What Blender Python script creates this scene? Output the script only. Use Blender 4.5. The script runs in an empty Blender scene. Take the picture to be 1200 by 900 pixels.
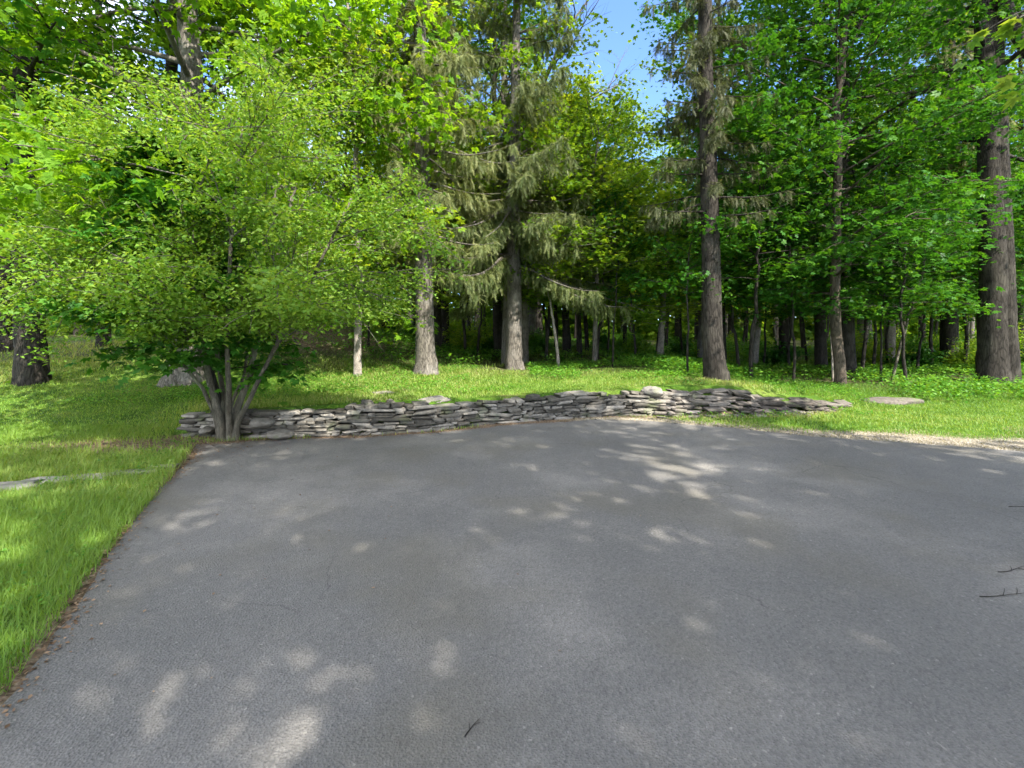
import bpy, math
import numpy as np
R = math.radians
PI = math.pi
sc = bpy.context.scene
col = sc.collection

# ------------------------------------------------------------------ camera
CAM_H, F, HZ = 1.6, 560.0, 390.0          # eye height, focal length and horizon row of the 1200x900 photograph
cam = bpy.data.objects.new('camera', bpy.data.cameras.new('camera'))
col.objects.link(cam)
cam.location = (0, 0, CAM_H)
cam.rotation_euler = (R(90), 0, 0)
cam.data.sensor_width = 36
cam.data.lens = 36 * F / 1200
cam.data.shift_y = -(450 - HZ) / 1200
cam.data.clip_end = 1500
sc.camera = cam

# ------------------------------------------------------------------ light
SUN_EL = R(47)
SUN_DIR = np.array([0.62, -0.78])          # ground direction towards the sun: behind the camera, to the right
SUN_DIR = SUN_DIR / np.linalg.norm(SUN_DIR)
world = bpy.data.worlds.new('World'); sc.world = world
world.use_nodes = True
nt = world.node_tree; nt.nodes.clear()
sky = nt.nodes.new('ShaderNodeTexSky'); sky.sky_type = 'NISHITA'; sky.sun_disc = False
sky.sun_elevation = SUN_EL
sky.sun_rotation = math.atan2(SUN_DIR[0], SUN_DIR[1])
sky.altitude = 3000; sky.air_density = 1.0; sky.dust_density = 0.6; sky.ozone_density = 6.0
tc = nt.nodes.new('ShaderNodeTexCoord')
cn = nt.nodes.new('ShaderNodeTexNoise'); cn.inputs['Scale'].default_value = 2.6; cn.inputs['Detail'].default_value = 6
cr = nt.nodes.new('ShaderNodeValToRGB'); cr.color_ramp.elements[0].position = 0.42; cr.color_ramp.elements[1].position = 0.62
cm = nt.nodes.new('ShaderNodeMixRGB'); cm.inputs[2].default_value = (9.5, 9.3, 9.2, 1)  # bright cloud, much of it added out of view to whiten ambient light
bg = nt.nodes.new('ShaderNodeBackground'); bg.inputs['Strength'].default_value = 0.15
wo = nt.nodes.new('ShaderNodeOutputWorld')
L = nt.links.new
L(tc.outputs['Generated'], cn.inputs['Vector']); L(cn.outputs['Fac'], cr.inputs[0])
sx = nt.nodes.new('ShaderNodeSeparateXYZ'); L(tc.outputs['Generated'], sx.inputs[0])
mr = nt.nodes.new('ShaderNodeMapRange'); mr.inputs[1].default_value = 0.35; mr.inputs[2].default_value = 0.75; mr.inputs[3].default_value = 1.0; mr.inputs[4].default_value = 0.0
ax = nt.nodes.new('ShaderNodeMath'); ax.operation = 'MULTIPLY_ADD'; ax.inputs[1].default_value = 0.6; L(sx.outputs[0], ax.inputs[0]); L(sx.outputs[1], ax.inputs[2]); L(ax.outputs[0], mr.inputs[0])
mu = nt.nodes.new('ShaderNodeMath'); mu.operation = 'MULTIPLY'; L(cr.outputs[0], mu.inputs[0]); L(mr.outputs[0], mu.inputs[1])
L(mu.outputs[0], cm.inputs[0]); L(sky.outputs[0], cm.inputs[1]); L(cm.outputs[0], bg.inputs['Color']); L(bg.outputs[0], wo.inputs['Surface'])

sl = bpy.data.lights.new('sun', 'SUN'); sl.energy = 3.7; sl.angle = R(0.53); sl.color = (1.0, 0.95, 0.86)
sun = bpy.data.objects.new('sun', sl); col.objects.link(sun)
sun.location = (30, -40, 60)
sun.rotation_euler = (R(90) - SUN_EL, 0, math.atan2(SUN_DIR[0], -SUN_DIR[1]))
sc.view_settings.view_transform = 'Standard'
sc.view_settings.look = 'None'
sc.view_settings.exposure = 2.0
sc.view_settings.gamma = 1
sc.cycles.max_bounces = 10
sc.cycles.diffuse_bounces = 7
sc.cycles.glossy_bounces = 2
sc.cycles.transmission_bounces = 7
sc.cycles.transparent_max_bounces = 4
sc.cycles.sample_clamp_indirect = 12
sc.cycles.use_adaptive_sampling = True
sc.cycles.adaptive_threshold = 0.02
sc.cycles.use_denoising = True
sc.render.use_persistent_data = False

# ------------------------------------------------------------------ helpers
def build(name, V, faces, mat, parent=None, attr=None, smooth=False, color=None, loc=None):
    """faces: list of (m,k) int arrays; links ONE mesh object"""
    me = bpy.data.meshes.new(name)
    faces = [np.asarray(f, dtype=np.int64) for f in faces if len(f)]
    nl = sum(f.size for f in faces); nf = sum(len(f) for f in faces)
    me.vertices.add(len(V)); me.vertices.foreach_set('co', np.asarray(V, dtype=np.float32).ravel())
    me.loops.add(nl); me.loops.foreach_set('vertex_index', np.concatenate([f.ravel() for f in faces]).astype(np.int32))
    me.polygons.add(nf)
    sizes = np.concatenate([np.full(len(f), f.shape[1]) for f in faces])
    me.polygons.foreach_set('loop_start', np.concatenate([[0], np.cumsum(sizes)[:-1]]).astype(np.int32))
    if smooth: me.polygons.foreach_set('use_smooth', np.ones(nf, dtype=bool))
    me.update(calc_edges=True)
    if attr is not None:
        a = me.attributes.new('rnd', 'FLOAT', 'POINT'); a.data.foreach_set('value', np.asarray(attr, dtype=np.float32))
    if color is not None:
        a = me.attributes.new('zone', 'FLOAT_COLOR', 'POINT')
        c = np.ones((len(V), 4), dtype=np.float32); c[:, :3] = color
        a.data.foreach_set('color', c.ravel())
    if mat: me.materials.append(mat)
    o = bpy.data.objects.new(name, me); col.objects.link(o)
    if parent is not None: o.parent = parent
    if loc is not None: o.location = loc
    return o

def tag(o, label=None, cat=None, group=None, kind=None):
    if label: o['label'] = label
    if cat: o['category'] = cat
    if group: o['group'] = group
    if kind: o['kind'] = kind
    return o

def empty(name, loc, rz=0, s=1.0):
    o = bpy.data.objects.new(name, None); col.objects.link(o)
    o.location = loc; o.rotation_euler = (0, 0, rz); o.scale = (s, s, s)
    o.empty_display_size = 0.2
    return o

class Geo:
    def __init__(s): s.V = []; s.Q = []; s.T = []; s.A = []; s.n = 0
    def add(s, V, Q=None, T=None, a=None):
        V = np.asarray(V, dtype=float)
        s.V.append(V)
        if Q is not None and len(Q): s.Q.append(np.asarray(Q) + s.n)
        if T is not None and len(T): s.T.append(np.asarray(T) + s.n)
        s.A.append(np.zeros(len(V)) if a is None else np.broadcast_to(a, (len(V),)))
        s.n += len(V)
    def build(s, name, mat, parent=None, smooth=False, loc=None):
        fs = []
        if s.Q: fs.append(np.concatenate(s.Q))
        if s.T: fs.append(np.concatenate(s.T))
        return build(name, np.concatenate(s.V), fs, mat, parent, np.concatenate(s.A), smooth, loc=loc)

def nrm(v):
    return v / (np.linalg.norm(v, axis=-1, keepdims=True) + 1e-9)

def tube(g, path, rad, sides=6, rng=None, rough=0.0, flare=0.0, a=0.5):
    path = np.asarray(path, float); n = len(path)
    rad = np.broadcast_to(rad, (n,)).astype(float)
    t = np.gradient(path, axis=0); t = nrm(t)
    ref = np.array([0, 1.0, 0]) if abs(t[0][1]) < 0.8 else np.array([1.0, 0, 0])
    u = nrm(np.cross(t, ref)); v = np.cross(t, u)
    ang = np.arange(sides) / sides * 2 * PI
    rr = np.repeat(rad[:, None], sides, 1)
    if rng is not None and rough > 0:
        lob = np.zeros((n, sides))
        for k in range(2, 7):
            lob += rng.normal(0, 1.0 / k) * np.cos(k * ang + rng.uniform(0, 6.28))[None, :]
        rr = rr * (1 + rough * (0.6 * lob + 0.35 * rng.normal(0, 1, (n, sides))))
    if flare > 0:
        z = path[:, 2] - path[0, 2]
        ph = rng.uniform(0, 6.28)
        f = np.exp(-z / 0.32)[:, None] * flare * (0.62 + 0.38 * np.cos(5 * ang + ph) + 0.25 * np.cos(3 * ang + 2 * ph))[None, :]
        rr = rr * (1 + f)
    V = path[:, None, :] + rr[..., None] * (np.cos(ang)[None, :, None] * u[:, None, :] + np.sin(ang)[None, :, None] * v[:, None, :])
    i = np.arange(n - 1)[:, None] * sides; j = np.arange(sides)[None, :]; j2 = (j + 1) % sides
    Q = np.stack([i + j, i + j2, i + sides + j2, i + sides + j], -1).reshape(-1, 4)
    V = V.reshape(-1, 3)
    tip = len(V)
    V = np.concatenate([V, path[-1:]])
    T = np.stack([np.arange(sides) + (n - 1) * sides, (np.arange(sides) + 1) % sides + (n - 1) * sides, np.full(sides, tip)], -1)
    g.add(V, Q, T, a)

def curve(p, d, length, n, rng, droop=0.0, wob=0.08, up=0.0):
    """path from p in direction d; gravity bends it (droop>0) or it lifts"""
    d = nrm(np.asarray(d, float)); out = [np.asarray(p, float)]
    st = length / (n - 1)
    for i in range(n - 1):
        d = nrm(d + np.array([0, 0, (up - droop)]) * st + rng.normal(0, wob, 3))
        out.append(out[-1] + d * st)
    return np.array(out)

# leaf templates: unit leaf lies along +Y in the XY plane, normal +Z (vertices, triangles)
T_OVAL = (np.array([[0, 0, 0], [0.3, 0.42, 0.07], [0, 1, -0.06], [-0.3, 0.42, 0.07]]), np.array([[0, 1, 2], [0, 2, 3]]))
def _maple():
    V = [[0, 0.05, 0]]; T = []
    for a, l, w in ((-78, .55, .2), (-38, .85, .22), (0, 1.0, .24), (38, .85, .22), (78, .55, .2)):
        a = R(a); d = np.array([math.sin(a), math.cos(a)]); pnv = np.array([d[1], -d[0]])
        b = len(V)
        V.append([*(d * l * .45 + pnv * w), .03]); V.append([*(d * l), -.1]); V.append([*(d * l * .45 - pnv * w), .03])
        T += [[0, b, b + 1], [0, b + 1, b + 2]]
    return np.array(V, float), np.array(T)
T_MAPLE = _maple()
def _spray():
    # spruce shoot: thin stem along +Y with needles both sides (tris)
    V = []; T = []
    r = np.random.default_rng(5)
    for k in range(11):
        y = k / 11; s = (-1) ** k
        l = 0.26 * (1 - 0.5 * y)
        b = len(V)
        V += [[0, y, 0], [0, y + .05, 0], [s * l, y + .17, r.uniform(-.07, .07)]]; T.append([b, b + 1, b + 2])
        b = len(V)
        V += [[0, y, 0], [0, y + .05, 0], [-s * l * .8, y + .2, r.uniform(-.09, .02)]]; T.append([b, b + 1, b + 2])
    b = len(V); V += [[-.022, 0, 0], [.022, 0, 0], [0, 1.1, 0]]; T.append([b, b + 1, b + 2])
    return np.array(V, float), np.array(T)
T_SPRAY = _spray()
T_BLADE = (np.array([[-.5, 0, 0], [.5, 0, 0], [-.38, .5, 0.1], [.38, .5, 0.1], [0, 1, .38]]), np.array([[0, 1, 3], [0, 3, 2], [2, 3, 4]]))

def scatter(tpl, P, Y, N, S, rnd, wid=None):
    """place template at P with +Y -> direction Y, +Z ~ N, scale S. returns V,T,A"""
    V0, T0 = tpl
    Y = nrm(Y); X = nrm(np.cross(Y, N)); Z = np.cross(X, Y)
    S = np.broadcast_to(S, (len(P),)); w = S if wid is None else np.broadcast_to(wid, (len(P),))
    V = (P[:, None, :] + V0[None, :, 0, None] * (X * w[:, None])[:, None, :] + V0[None, :, 1, None] * (Y * S[:, None])[:, None, :]
         + V0[None, :, 2, None] * (Z * S[:, None])[:, None, :])
    T = T0[None] + (np.arange(len(P)) * len(V0))[:, None, None]
    return V.reshape(-1, 3), T.reshape(-1, 3), np.repeat(rnd, len(V0))

def leaves(rng, anchors, per, spread, size, tpl, tilt=0.45, droop=0.25, flat=0.3, down=0.0):
    P = np.repeat(anchors, per, 0)
    n = len(P)
    off = rng.normal(0, 1, (n, 3)) * np.array([spread, spread, spread * flat])
    P = P + off; P[:, 2] -= down * (off[:, 0] ** 2 + off[:, 1] ** 2) / max(spread, 1e-3)
    a = rng.uniform(0, 2 * PI, n)
    Y = np.stack([np.cos(a), np.sin(a), -np.abs(rng.normal(droop, 0.3, n))], -1)
    N = np.array([0, 0, 1.0]) + rng.normal(0, tilt, (n, 3))
    S = size * rng.uniform(0.6, 1.2, n)
    cl = np.repeat(rng.uniform(0, 1, len(anchors)), per)
    rnd = np.clip(0.6 * cl + 0.4 * rng.uniform(0, 1, n), 0, 1)
    return scatter(tpl, P, Y, N, S, rnd)

# ------------------------------------------------------------------ materials
def M(name):
    m = bpy.data.materials.new(name); m.use_nodes = True
    m.node_tree.nodes.clear(); return m
def N_(m, t, **kw):
    n = m.node_tree.nodes.new(t)
    for k, v in kw.items():
        if k in n.inputs: n.inputs[k].default_value = v
        else: setattr(n, k, v)
    return n
def ramp(m, stops):
    r = N_(m, 'ShaderNodeValToRGB'); e = r.color_ramp.elements
    while len(e) < len(stops): e.new(0.5)
    for el, (p, c) in zip(e, stops): el.position = p; el.color = (*c, 1)
    return r

def leaf_mat(name, stops, trans=0.45, tcol=None, rough=0.5, spec=0.25):
    m = M(name); l = m.node_tree.links.new
    at = N_(m, 'ShaderNodeAttribute', attribute_name='rnd')
    oi = N_(m, 'ShaderNodeObjectInfo')
    mx = N_(m, 'ShaderNodeMath', operation='MULTIPLY_ADD'); mx.inputs[1].default_value = 0.3; 
    l(oi.outputs['Random'], mx.inputs[0])
    ml = N_(m, 'ShaderNodeMath', operation='MULTIPLY'); ml.inputs[1].default_value = 0.75
    l(at.outputs['Fac'], ml.inputs[0]); l(ml.outputs[0], mx.inputs[2])
    r = ramp(m, stops); l(mx.outputs[0], r.inputs[0])
    p = N_(m, 'ShaderNodeBsdfPrincipled'); p.inputs['Roughness'].default_value = rough
    p.inputs['Specular IOR Level'].default_value = spec
    l(r.outputs[0], p.inputs['Base Color'])
    t = N_(m, 'ShaderNodeBsdfTranslucent')
    hs = N_(m, 'ShaderNodeMixRGB', blend_type='MULTIPLY'); hs.inputs[0].default_value = 1
    hs.inputs[2].default_value = tcol or (1.6, 1.35, 0.5, 1)
    l(r.outputs[0], hs.inputs[1]); l(hs.outputs[0], t.inputs['Color'])
    s = N_(m, 'ShaderNodeMixShader'); s.inputs[0].default_value = trans
    l(p.outputs[0], s.inputs[1]); l(t.outputs[0], s.inputs[2])
    o = N_(m, 'ShaderNodeOutputMaterial'); l(s.outputs[0], o.inputs['Surface'])
    return m

def bark_mat(name, c1, c2, c3=None, scale=9, zs=0.22, bump=0.6, patch=0.0):
    m = M(name); l = m.node_tree.links.new
    tc = N_(m, 'ShaderNodeTexCoord')
    mp = N_(m, 'ShaderNodeMapping'); mp.inputs['Scale'].default_value = (1, 1, zs)
    l(tc.outputs['Object'], mp.inputs[0])
    v = N_(m, 'ShaderNodeTexVoronoi', feature='DISTANCE_TO_EDGE'); v.inputs['Scale'].default_value = scale * 2.2
    n = N_(m, 'ShaderNodeTexNoise'); n.inputs['Scale'].default_value = scale; n.inputs['Detail'].default_value = 8; n.inputs['Roughness'].default_value = .7
    n2 = N_(m, 'ShaderNodeTexNoise'); n2.inputs['Scale'].default_value = 1.8; n2.inputs['Detail'].default_value = 5
    l(mp.outputs[0], n.inputs['Vector']); l(tc.outputs['Object'], n2.inputs['Vector'])
    ad = N_(m, 'ShaderNodeMixRGB', blend_type='ADD'); ad.inputs[0].default_value = .15
    l(mp.outputs[0], ad.inputs[1]); l(n.outputs['Color'], ad.inputs[2]); l(ad.outputs[0], v.inputs['Vector'])
    cr = ramp(m, [(0.3, c1), (0.7, c2)]); l(n.outputs['Fac'], cr.inputs[0])
    vr = ramp(m, [(0.0, (.35, .35, .35)), (0.12, (1, 1, 1))]); l(v.outputs['Distance'], vr.inputs[0])
    mu = N_(m, 'ShaderNodeMixRGB', blend_type='MULTIPLY'); mu.inputs[0].default_value = .8
    l(cr.outputs[0], mu.inputs[1]); l(vr.outputs[0], mu.inputs[2])
    last = mu.outputs[0]
    if c3:
        pr = ramp(m, [(0.5, (0, 0, 0)), (0.62, (1, 1, 1))]); l(n2.outputs['Fac'], pr.inputs[0])
        f = N_(m, 'ShaderNodeMath', operation='MULTIPLY'); f.inputs[1].default_value = patch; l(pr.outputs[0], f.inputs[0])
        mm = N_(m, 'ShaderNodeMixRGB'); l(f.outputs[0], mm.inputs[0]); l(last, mm.inputs[1]); mm.inputs[2].default_value = (*c3, 1); last = mm.outputs[0]
    b = N_(m, 'ShaderNodeBump'); b.inputs['Strength'].default_value = bump; b.inputs['Distance'].default_value = 0.03
    mh = N_(m, 'ShaderNodeMath', operation='ADD'); l(vr.outputs[0], mh.inputs[0]); l(n.outputs['Fac'], mh.inputs[1]); l(mh.outputs[0], b.inputs['Height'])
    p = N_(m, 'ShaderNodeBsdfPrincipled'); p.inputs['Roughness'].default_value = .9; p.inputs['Specular IOR Level'].default_value = .15
    l(last, p.inputs['Base Color']); l(b.outputs[0], p.inputs['Normal'])
    o = N_(m, 'ShaderNodeOutputMaterial'); l(p.outputs[0], o.inputs['Surface'])
    return m

BARK = bark_mat('grey_brown_bark', (.085, .075, .062), (.21, .185, .155), (.29, .27, .24), 9, .22, .7, .35)
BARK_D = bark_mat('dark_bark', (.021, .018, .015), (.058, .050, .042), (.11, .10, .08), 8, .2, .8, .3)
BARK_P = bark_mat('pale_bark', (.20, .17, .14), (.40, .35, .30), (.12, .11, .09), 12, .5, .4, .5)
BARK_M = bark_mat('brown_bark', (.05, .040, .030), (.14, .112, .085), (.17, .15, .12), 10, .2, .6, .3)
BARK_S = bark_mat('lichen_grey_stem_bark', (.08, .070, .052), (.20, .178, .135), (.22, .24, .15), 16, .15, .7, .4)
LF_MAPLE = leaf_mat('bright_maple_leaf', [(0, (.065, .18, .012)), (.5, (.145, .30, .016)), (1, (.29, .42, .03))], .6)
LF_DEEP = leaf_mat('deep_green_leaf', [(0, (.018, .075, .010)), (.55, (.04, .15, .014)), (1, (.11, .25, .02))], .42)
LF_SMALL = leaf_mat('fine_yellow_green_leaf', [(0, (.052, .15, .016)), (.5, (.12, .25, .026)), (1, (.26, .37, .065))], .48)
LF_FAR = leaf_mat('woodland_leaf', [(0, (.05, .13, .014)), (.5, (.14, .27, .022)), (1, (.32, .42, .045))], .58)
LF_SPRUCE = leaf_mat('olive_spruce_needle', [(0, (.055, .088, .024)), (.5, (.125, .155, .048)), (1, (.25, .26, .095))], .3, (1.3, 1.2, .7, 1))
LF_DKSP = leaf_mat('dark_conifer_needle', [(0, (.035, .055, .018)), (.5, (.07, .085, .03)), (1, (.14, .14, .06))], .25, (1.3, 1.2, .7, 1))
LF_WEED = leaf_mat('weed_leaf', [(0, (.03, .11, .012)), (.5, (.07, .21, .018)), (1, (.18, .34, .04))], .4)
GRASS = leaf_mat('lawn_grass', [(0, (.038, .105, .012)), (.4, (.085, .20, .020)), (.72, (.18, .29, .045)), (.86, (.29, .34, .09)), (1, (.38, .33, .18))], .4)
DRY = leaf_mat('dry_leaf', [(0, (.08, .045, .025)), (.5, (.19, .11, .06)), (1, (.34, .23, .14))], .1, (1, 1, 1, 1))

# ------------------------------------------------------------------ land form
WX = np.array([-5.25, -4.19, -3.46, -2.12, -1.37, -0.58, 0.62, 1.60, 2.26, 3.3, 4.5, 5.8, 7.1])
WY = np.array([7.35, 7.22, 7.22, 7.42, 7.68, 8.17, 8.66, 8.98, 9.12, 9.22, 9.25, 9.5, 10.3])
WT = np.array([.30, .37, .40, .46, .45, .41, .42, .44, .46, .49, .47, .36, .12])
NG = np.random.default_rng(11)
_nk = NG.normal(0, 1, (40, 2)) * np.repeat([.35, .9, 2.2, 5.0], 10)[:, None]; _np = NG.uniform(0, 6.28, 40); _na = np.repeat([.5, .25, .12, .05], 10)
def noise2(x, y, lo=0, hi=4):
    s = np.zeros(np.shape(x))
    for k in range(lo * 10, hi * 10):
        s = s + _na[k] * np.sin(_nk[k, 0] * x + _nk[k, 1] * y + _np[k])
    return s / 3.0
def ss(t): t = np.clip(t, 0, 1); return t * t * (3 - 2 * t)
def height(x, y):
    x = np.asarray(x, float); y = np.asarray(y, float)
    yw = np.interp(x, WX, WY, left=7.35, right=10.4); t = np.interp(x, np.append(np.insert(WX, 0, -9), 10), np.append(np.insert(WT, 0, .30), .06))
    width = 0.28 + np.clip(-5.1 - x, 0, 1.5) * 1.6 + np.clip(x - 2.6, 0, 4) * .35
    back = np.interp(x, [2.6, 4.2], [.10, -.10])
    h = t * ss((y - yw - back) / width)
    h = h + 0.12 * ss((y - 9.5) / 5) + 0.017 * np.clip(y - 14, 0, 200)
    h = h + 0.75 * ss((y - 8.5) / 9) * ss((-x - 1.0) / 6) + 0.75 * np.exp(-((x + 7.5) / 3.6) ** 2 - ((y - 17.5) / 3.8) ** 2)
    away = ss((np.hypot(np.maximum(np.abs(x - 0.5) - 4.5, 0), np.maximum(y - 7, 0))) / 2.0)
    return h + noise2(x, y, 1, 4) * 0.05 * away * ss((y - yw - .5) / 2 + (x < -4) * 1 + (x > 5) * 1)

def at(px, py, ymax=70):
    Y = np.arange(1.2, ymax, .02)
    x = (px - 600) / F * Y
    ray = CAM_H - (py - HZ) / F * Y
    hit = np.nonzero(height(x, Y) >= ray)[0]
    k = hit[0] if len(hit) else len(Y) - 1
    return float(x[k]), float(Y[k]), float(height(x[k], Y[k]))

# asphalt outline (clockwise), ground metres
AE = np.array([(-0.4, -9), (-0.9, -2), (-1.25, 0), (-2.18, 2.04), (-2.67, 2.99), (-3.06, 3.81), (-3.66, 5.12), (-4.38, 6.64), (-4.50, 6.86), (-3.9, 7.02),
               (-2.12, 7.32), (-1.37, 7.56), (-.58, 8.02), (.62, 8.50), (1.58, 8.78), (2.49, 8.62), (3.6, 8.05), (4.6, 7.34), (6.06, 6.79), (6.9, 6.42), (9.5, 5.9), (16, 5.2), (26, 4.6), (26, -9)])
def densify(P, st=.12):
    out = []
    for a, b in zip(P, np.roll(P, -1, 0)):
        n = max(1, int(np.hypot(*(b - a)) / st)) if max(abs(a[0]), abs(b[0])) < 12 and min(a[1], b[1]) > -3 else 1
        out += [a + (b - a) * k / n for k in range(n)]
    return np.array(out)
AD = densify(AE)
rj = np.random.default_rng(3)
AD = AD + np.stack([noise2(AD[:, 0] * 3, AD[:, 1] * 3, 1, 4), noise2(AD[:, 1] * 3 + 9, AD[:, 0] * 3, 1, 4)], -1) * .15 + rj.normal(0, .008, AD.shape)
def edge_dist(x, y):
    """signed distance to the asphalt edge, + outside"""
    x = np.asarray(x, float).ravel(); y = np.asarray(y, float).ravel()
    best = np.full(len(x), 1e9); inside = np.zeros(len(x), bool)
    A = AE; B = np.roll(AE, -1, 0)
    for a, b in zip(A, B):
        d = b - a; t = np.clip(((x - a[0]) * d[0] + (y - a[1]) * d[1]) / (d @ d), 0, 1)
        best = np.minimum(best, np.hypot(x - a[0] - t * d[0], y - a[1] - t * d[1]))
        c = ((a[1] > y) != (b[1] > y)) & (x < (b[0] - a[0]) * (y - a[1]) / (b[1] - a[1] + 1e-12) + a[0])
        inside ^= c
    return np.where(inside, -best, best)

def axis(lo, f0, f1, hi, st):
    mid = np.arange(f0, f1, st)
    def grow(start, end, s):
        out = []; p = start; d = st
        while (p - end) * s < 0:
            d *= 1.12; p += d * s; out.append(p)
        return out
    return np.array(sorted(grow(f0, lo, -1) + list(mid) + grow(f1 - st, hi, 1)))
gx = axis(-260, -13, 15, 260, .11); gy = axis(-120, 1.2, 16, 420, .09)
X, Y = np.meshgrid(gx, gy)
Zg = height(X, Y); D = edge_dist(X, Y).reshape(X.shape)
Zg = np.where(D < 0.0, Zg - 0.03, Zg + .012 * np.clip(D / .2, 0, 1))
nv = X.size; ny, nx = X.shape
idx = np.arange(nv).reshape(ny, nx)
Q = np.stack([idx[:-1, :-1], idx[:-1, 1:], idx[1:, 1:], idx[1:, :-1]], -1).reshape(-1, 4)
yw = np.interp(X, WX, WY)
nz = noise2(X, Y, 1, 4)
dirt = np.clip(1.15 - D / (.12 + .10 * (nz + .5)), 0, 1) * (X < 0)
dirt = np.maximum(dirt, np.exp(-((X + 5.5) / 1.6) ** 2 - ((Y - 6.75) / .5) ** 2) * np.clip(1.1 + 1.2 * nz, 0, 1))          # worn patch left of the wall end
dirt = np.maximum(dirt, np.exp(-((X + 6.3) / 2.4) ** 2 - ((Y - 15.5) / 2.6) ** 2) * np.clip(.9 + 1.6 * nz, 0, 1))       # bare bank of the mound
dirt = np.maximum(dirt, (np.abs(Y - yw + .12) < .22) * (X > -5.2) * (X < 7) * .8)
litter = ss((Y - 11.2 - 2.4 * nz) / 3) * .95
gravel = np.clip(1.2 - D / np.interp(X, [1.0, 2.5, 5, 7, 10], [.18, .38, .6, .95, 1.2]) + nz * .8, 0, 1) * ss((X - .6) / 1)
# ---- ground material
def ground_mat():
    m = M('grassy_ground'); l = m.node_tree.links.new
    z = N_(m, 'ShaderNodeAttribute', attribute_name='zone'); sp = N_(m, 'ShaderNodeSeparateColor'); l(z.outputs['Color'], sp.inputs[0])
    tc = N_(m, 'ShaderNodeTexCoord')
    n1 = N_(m, 'ShaderNodeTexNoise'); n1.inputs['Scale'].default_value = 1.3; n1.inputs['Detail'].default_value = 9; n1.inputs['Roughness'].default_value = .65
    n2 = N_(m, 'ShaderNodeTexNoise'); n2.inputs['Scale'].default_value = 28; n2.inputs['Detail'].default_value = 6
    n3 = N_(m, 'ShaderNodeTexVoronoi'); n3.inputs['Scale'].default_value = 55
    for n in (n1, n2, n3): l(tc.outputs['Object'], n.inputs['Vector'])
    g1 = ramp(m, [(.3, (.035, .08, .010)), (.5, (.075, .15, .014)), (.62, (.14, .19, .035)), (.75, (.20, .17, .07))]); l(n1.outputs['Fac'], g1.inputs[0])
    g2 = ramp(m, [(.35, (.45, .45, .45)), (.65, (1, 1, 1))]); l(n2.outputs['Fac'], g2.inputs[0])
    mu = N_(m, 'ShaderNodeMixRGB', blend_type='MULTIPLY'); mu.inputs[0].default_value = .8; l(g1.outputs[0], mu.inputs[1]); l(g2.outputs[0], mu.inputs[2])
    dr = ramp(m, [(.3, (.06, .042, .028)), (.5, (.16, .115, .075)), (.7, (.30, .23, .16))]); l(n2.outputs['Fac'], dr.inputs[0])
    lt = ramp(m, [(.3, (.035, .055, .015)), (.5, (.07, .085, .03)), (.7, (.15, .11, .06))]); l(n2.outputs['Fac'], lt.inputs[0])
    gr = ramp(m, [(.0, (.13, .11, .085)), (.45, (.23, .20, .155)), (1, (.42, .38, .32))]); l(n3.outputs['Color'], gr.inputs[0])
    def blend(a, b, f):
        # noise-broken edge
        ad = N_(m, 'ShaderNodeMath', operation='ADD'); l(f, ad.inputs[0]); 
        s = N_(m, 'ShaderNodeMath', operation='MULTIPLY_ADD'); s.inputs[1].default_value = .9; s.inputs[2].default_value = -.45; l(n2.outputs['Fac'], s.inputs[0]); l(s.outputs[0], ad.inputs[1])
        r = ramp(m, [(.38, (0, 0, 0)), (.62, (1, 1, 1))]); l(ad.outputs[0], r.inputs[0])
        x = N_(m, 'ShaderNodeMixRGB'); l(r.outputs[0], x.inputs[0]); l(a, x.inputs[1]); l(b, x.inputs[2]); return x.outputs[0]
    c = blend(mu.outputs[0], lt.outputs[0], sp.outputs[1]); c = blend(c, dr.outputs[0], sp.outputs[0]); c = blend(c, gr.outputs[0], sp.outputs[2])
    b = N_(m, 'ShaderNodeBump'); b.inputs['Strength'].default_value = .8; b.inputs['Distance'].default_value = .03; l(n2.outputs['Fac'], b.inputs['Height'])
    p = N_(m, 'ShaderNodeBsdfPrincipled'); p.inputs['Roughness'].default_value = .95; p.inputs['Specular IOR Level'].default_value = .1
    l(c, p.inputs['Base Color']); l(b.outputs[0], p.inputs['Normal'])
    o = N_(m, 'ShaderNodeOutputMaterial'); l(p.outputs[0], o.inputs['Surface']); return m
ground = build('ground', np.stack([X, Y, Zg], -1).reshape(-1, 3), [Q], ground_mat(), smooth=True, color=np.stack([dirt, litter, gravel], -1).reshape(-1, 3))
tag(ground, kind='structure')

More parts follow.
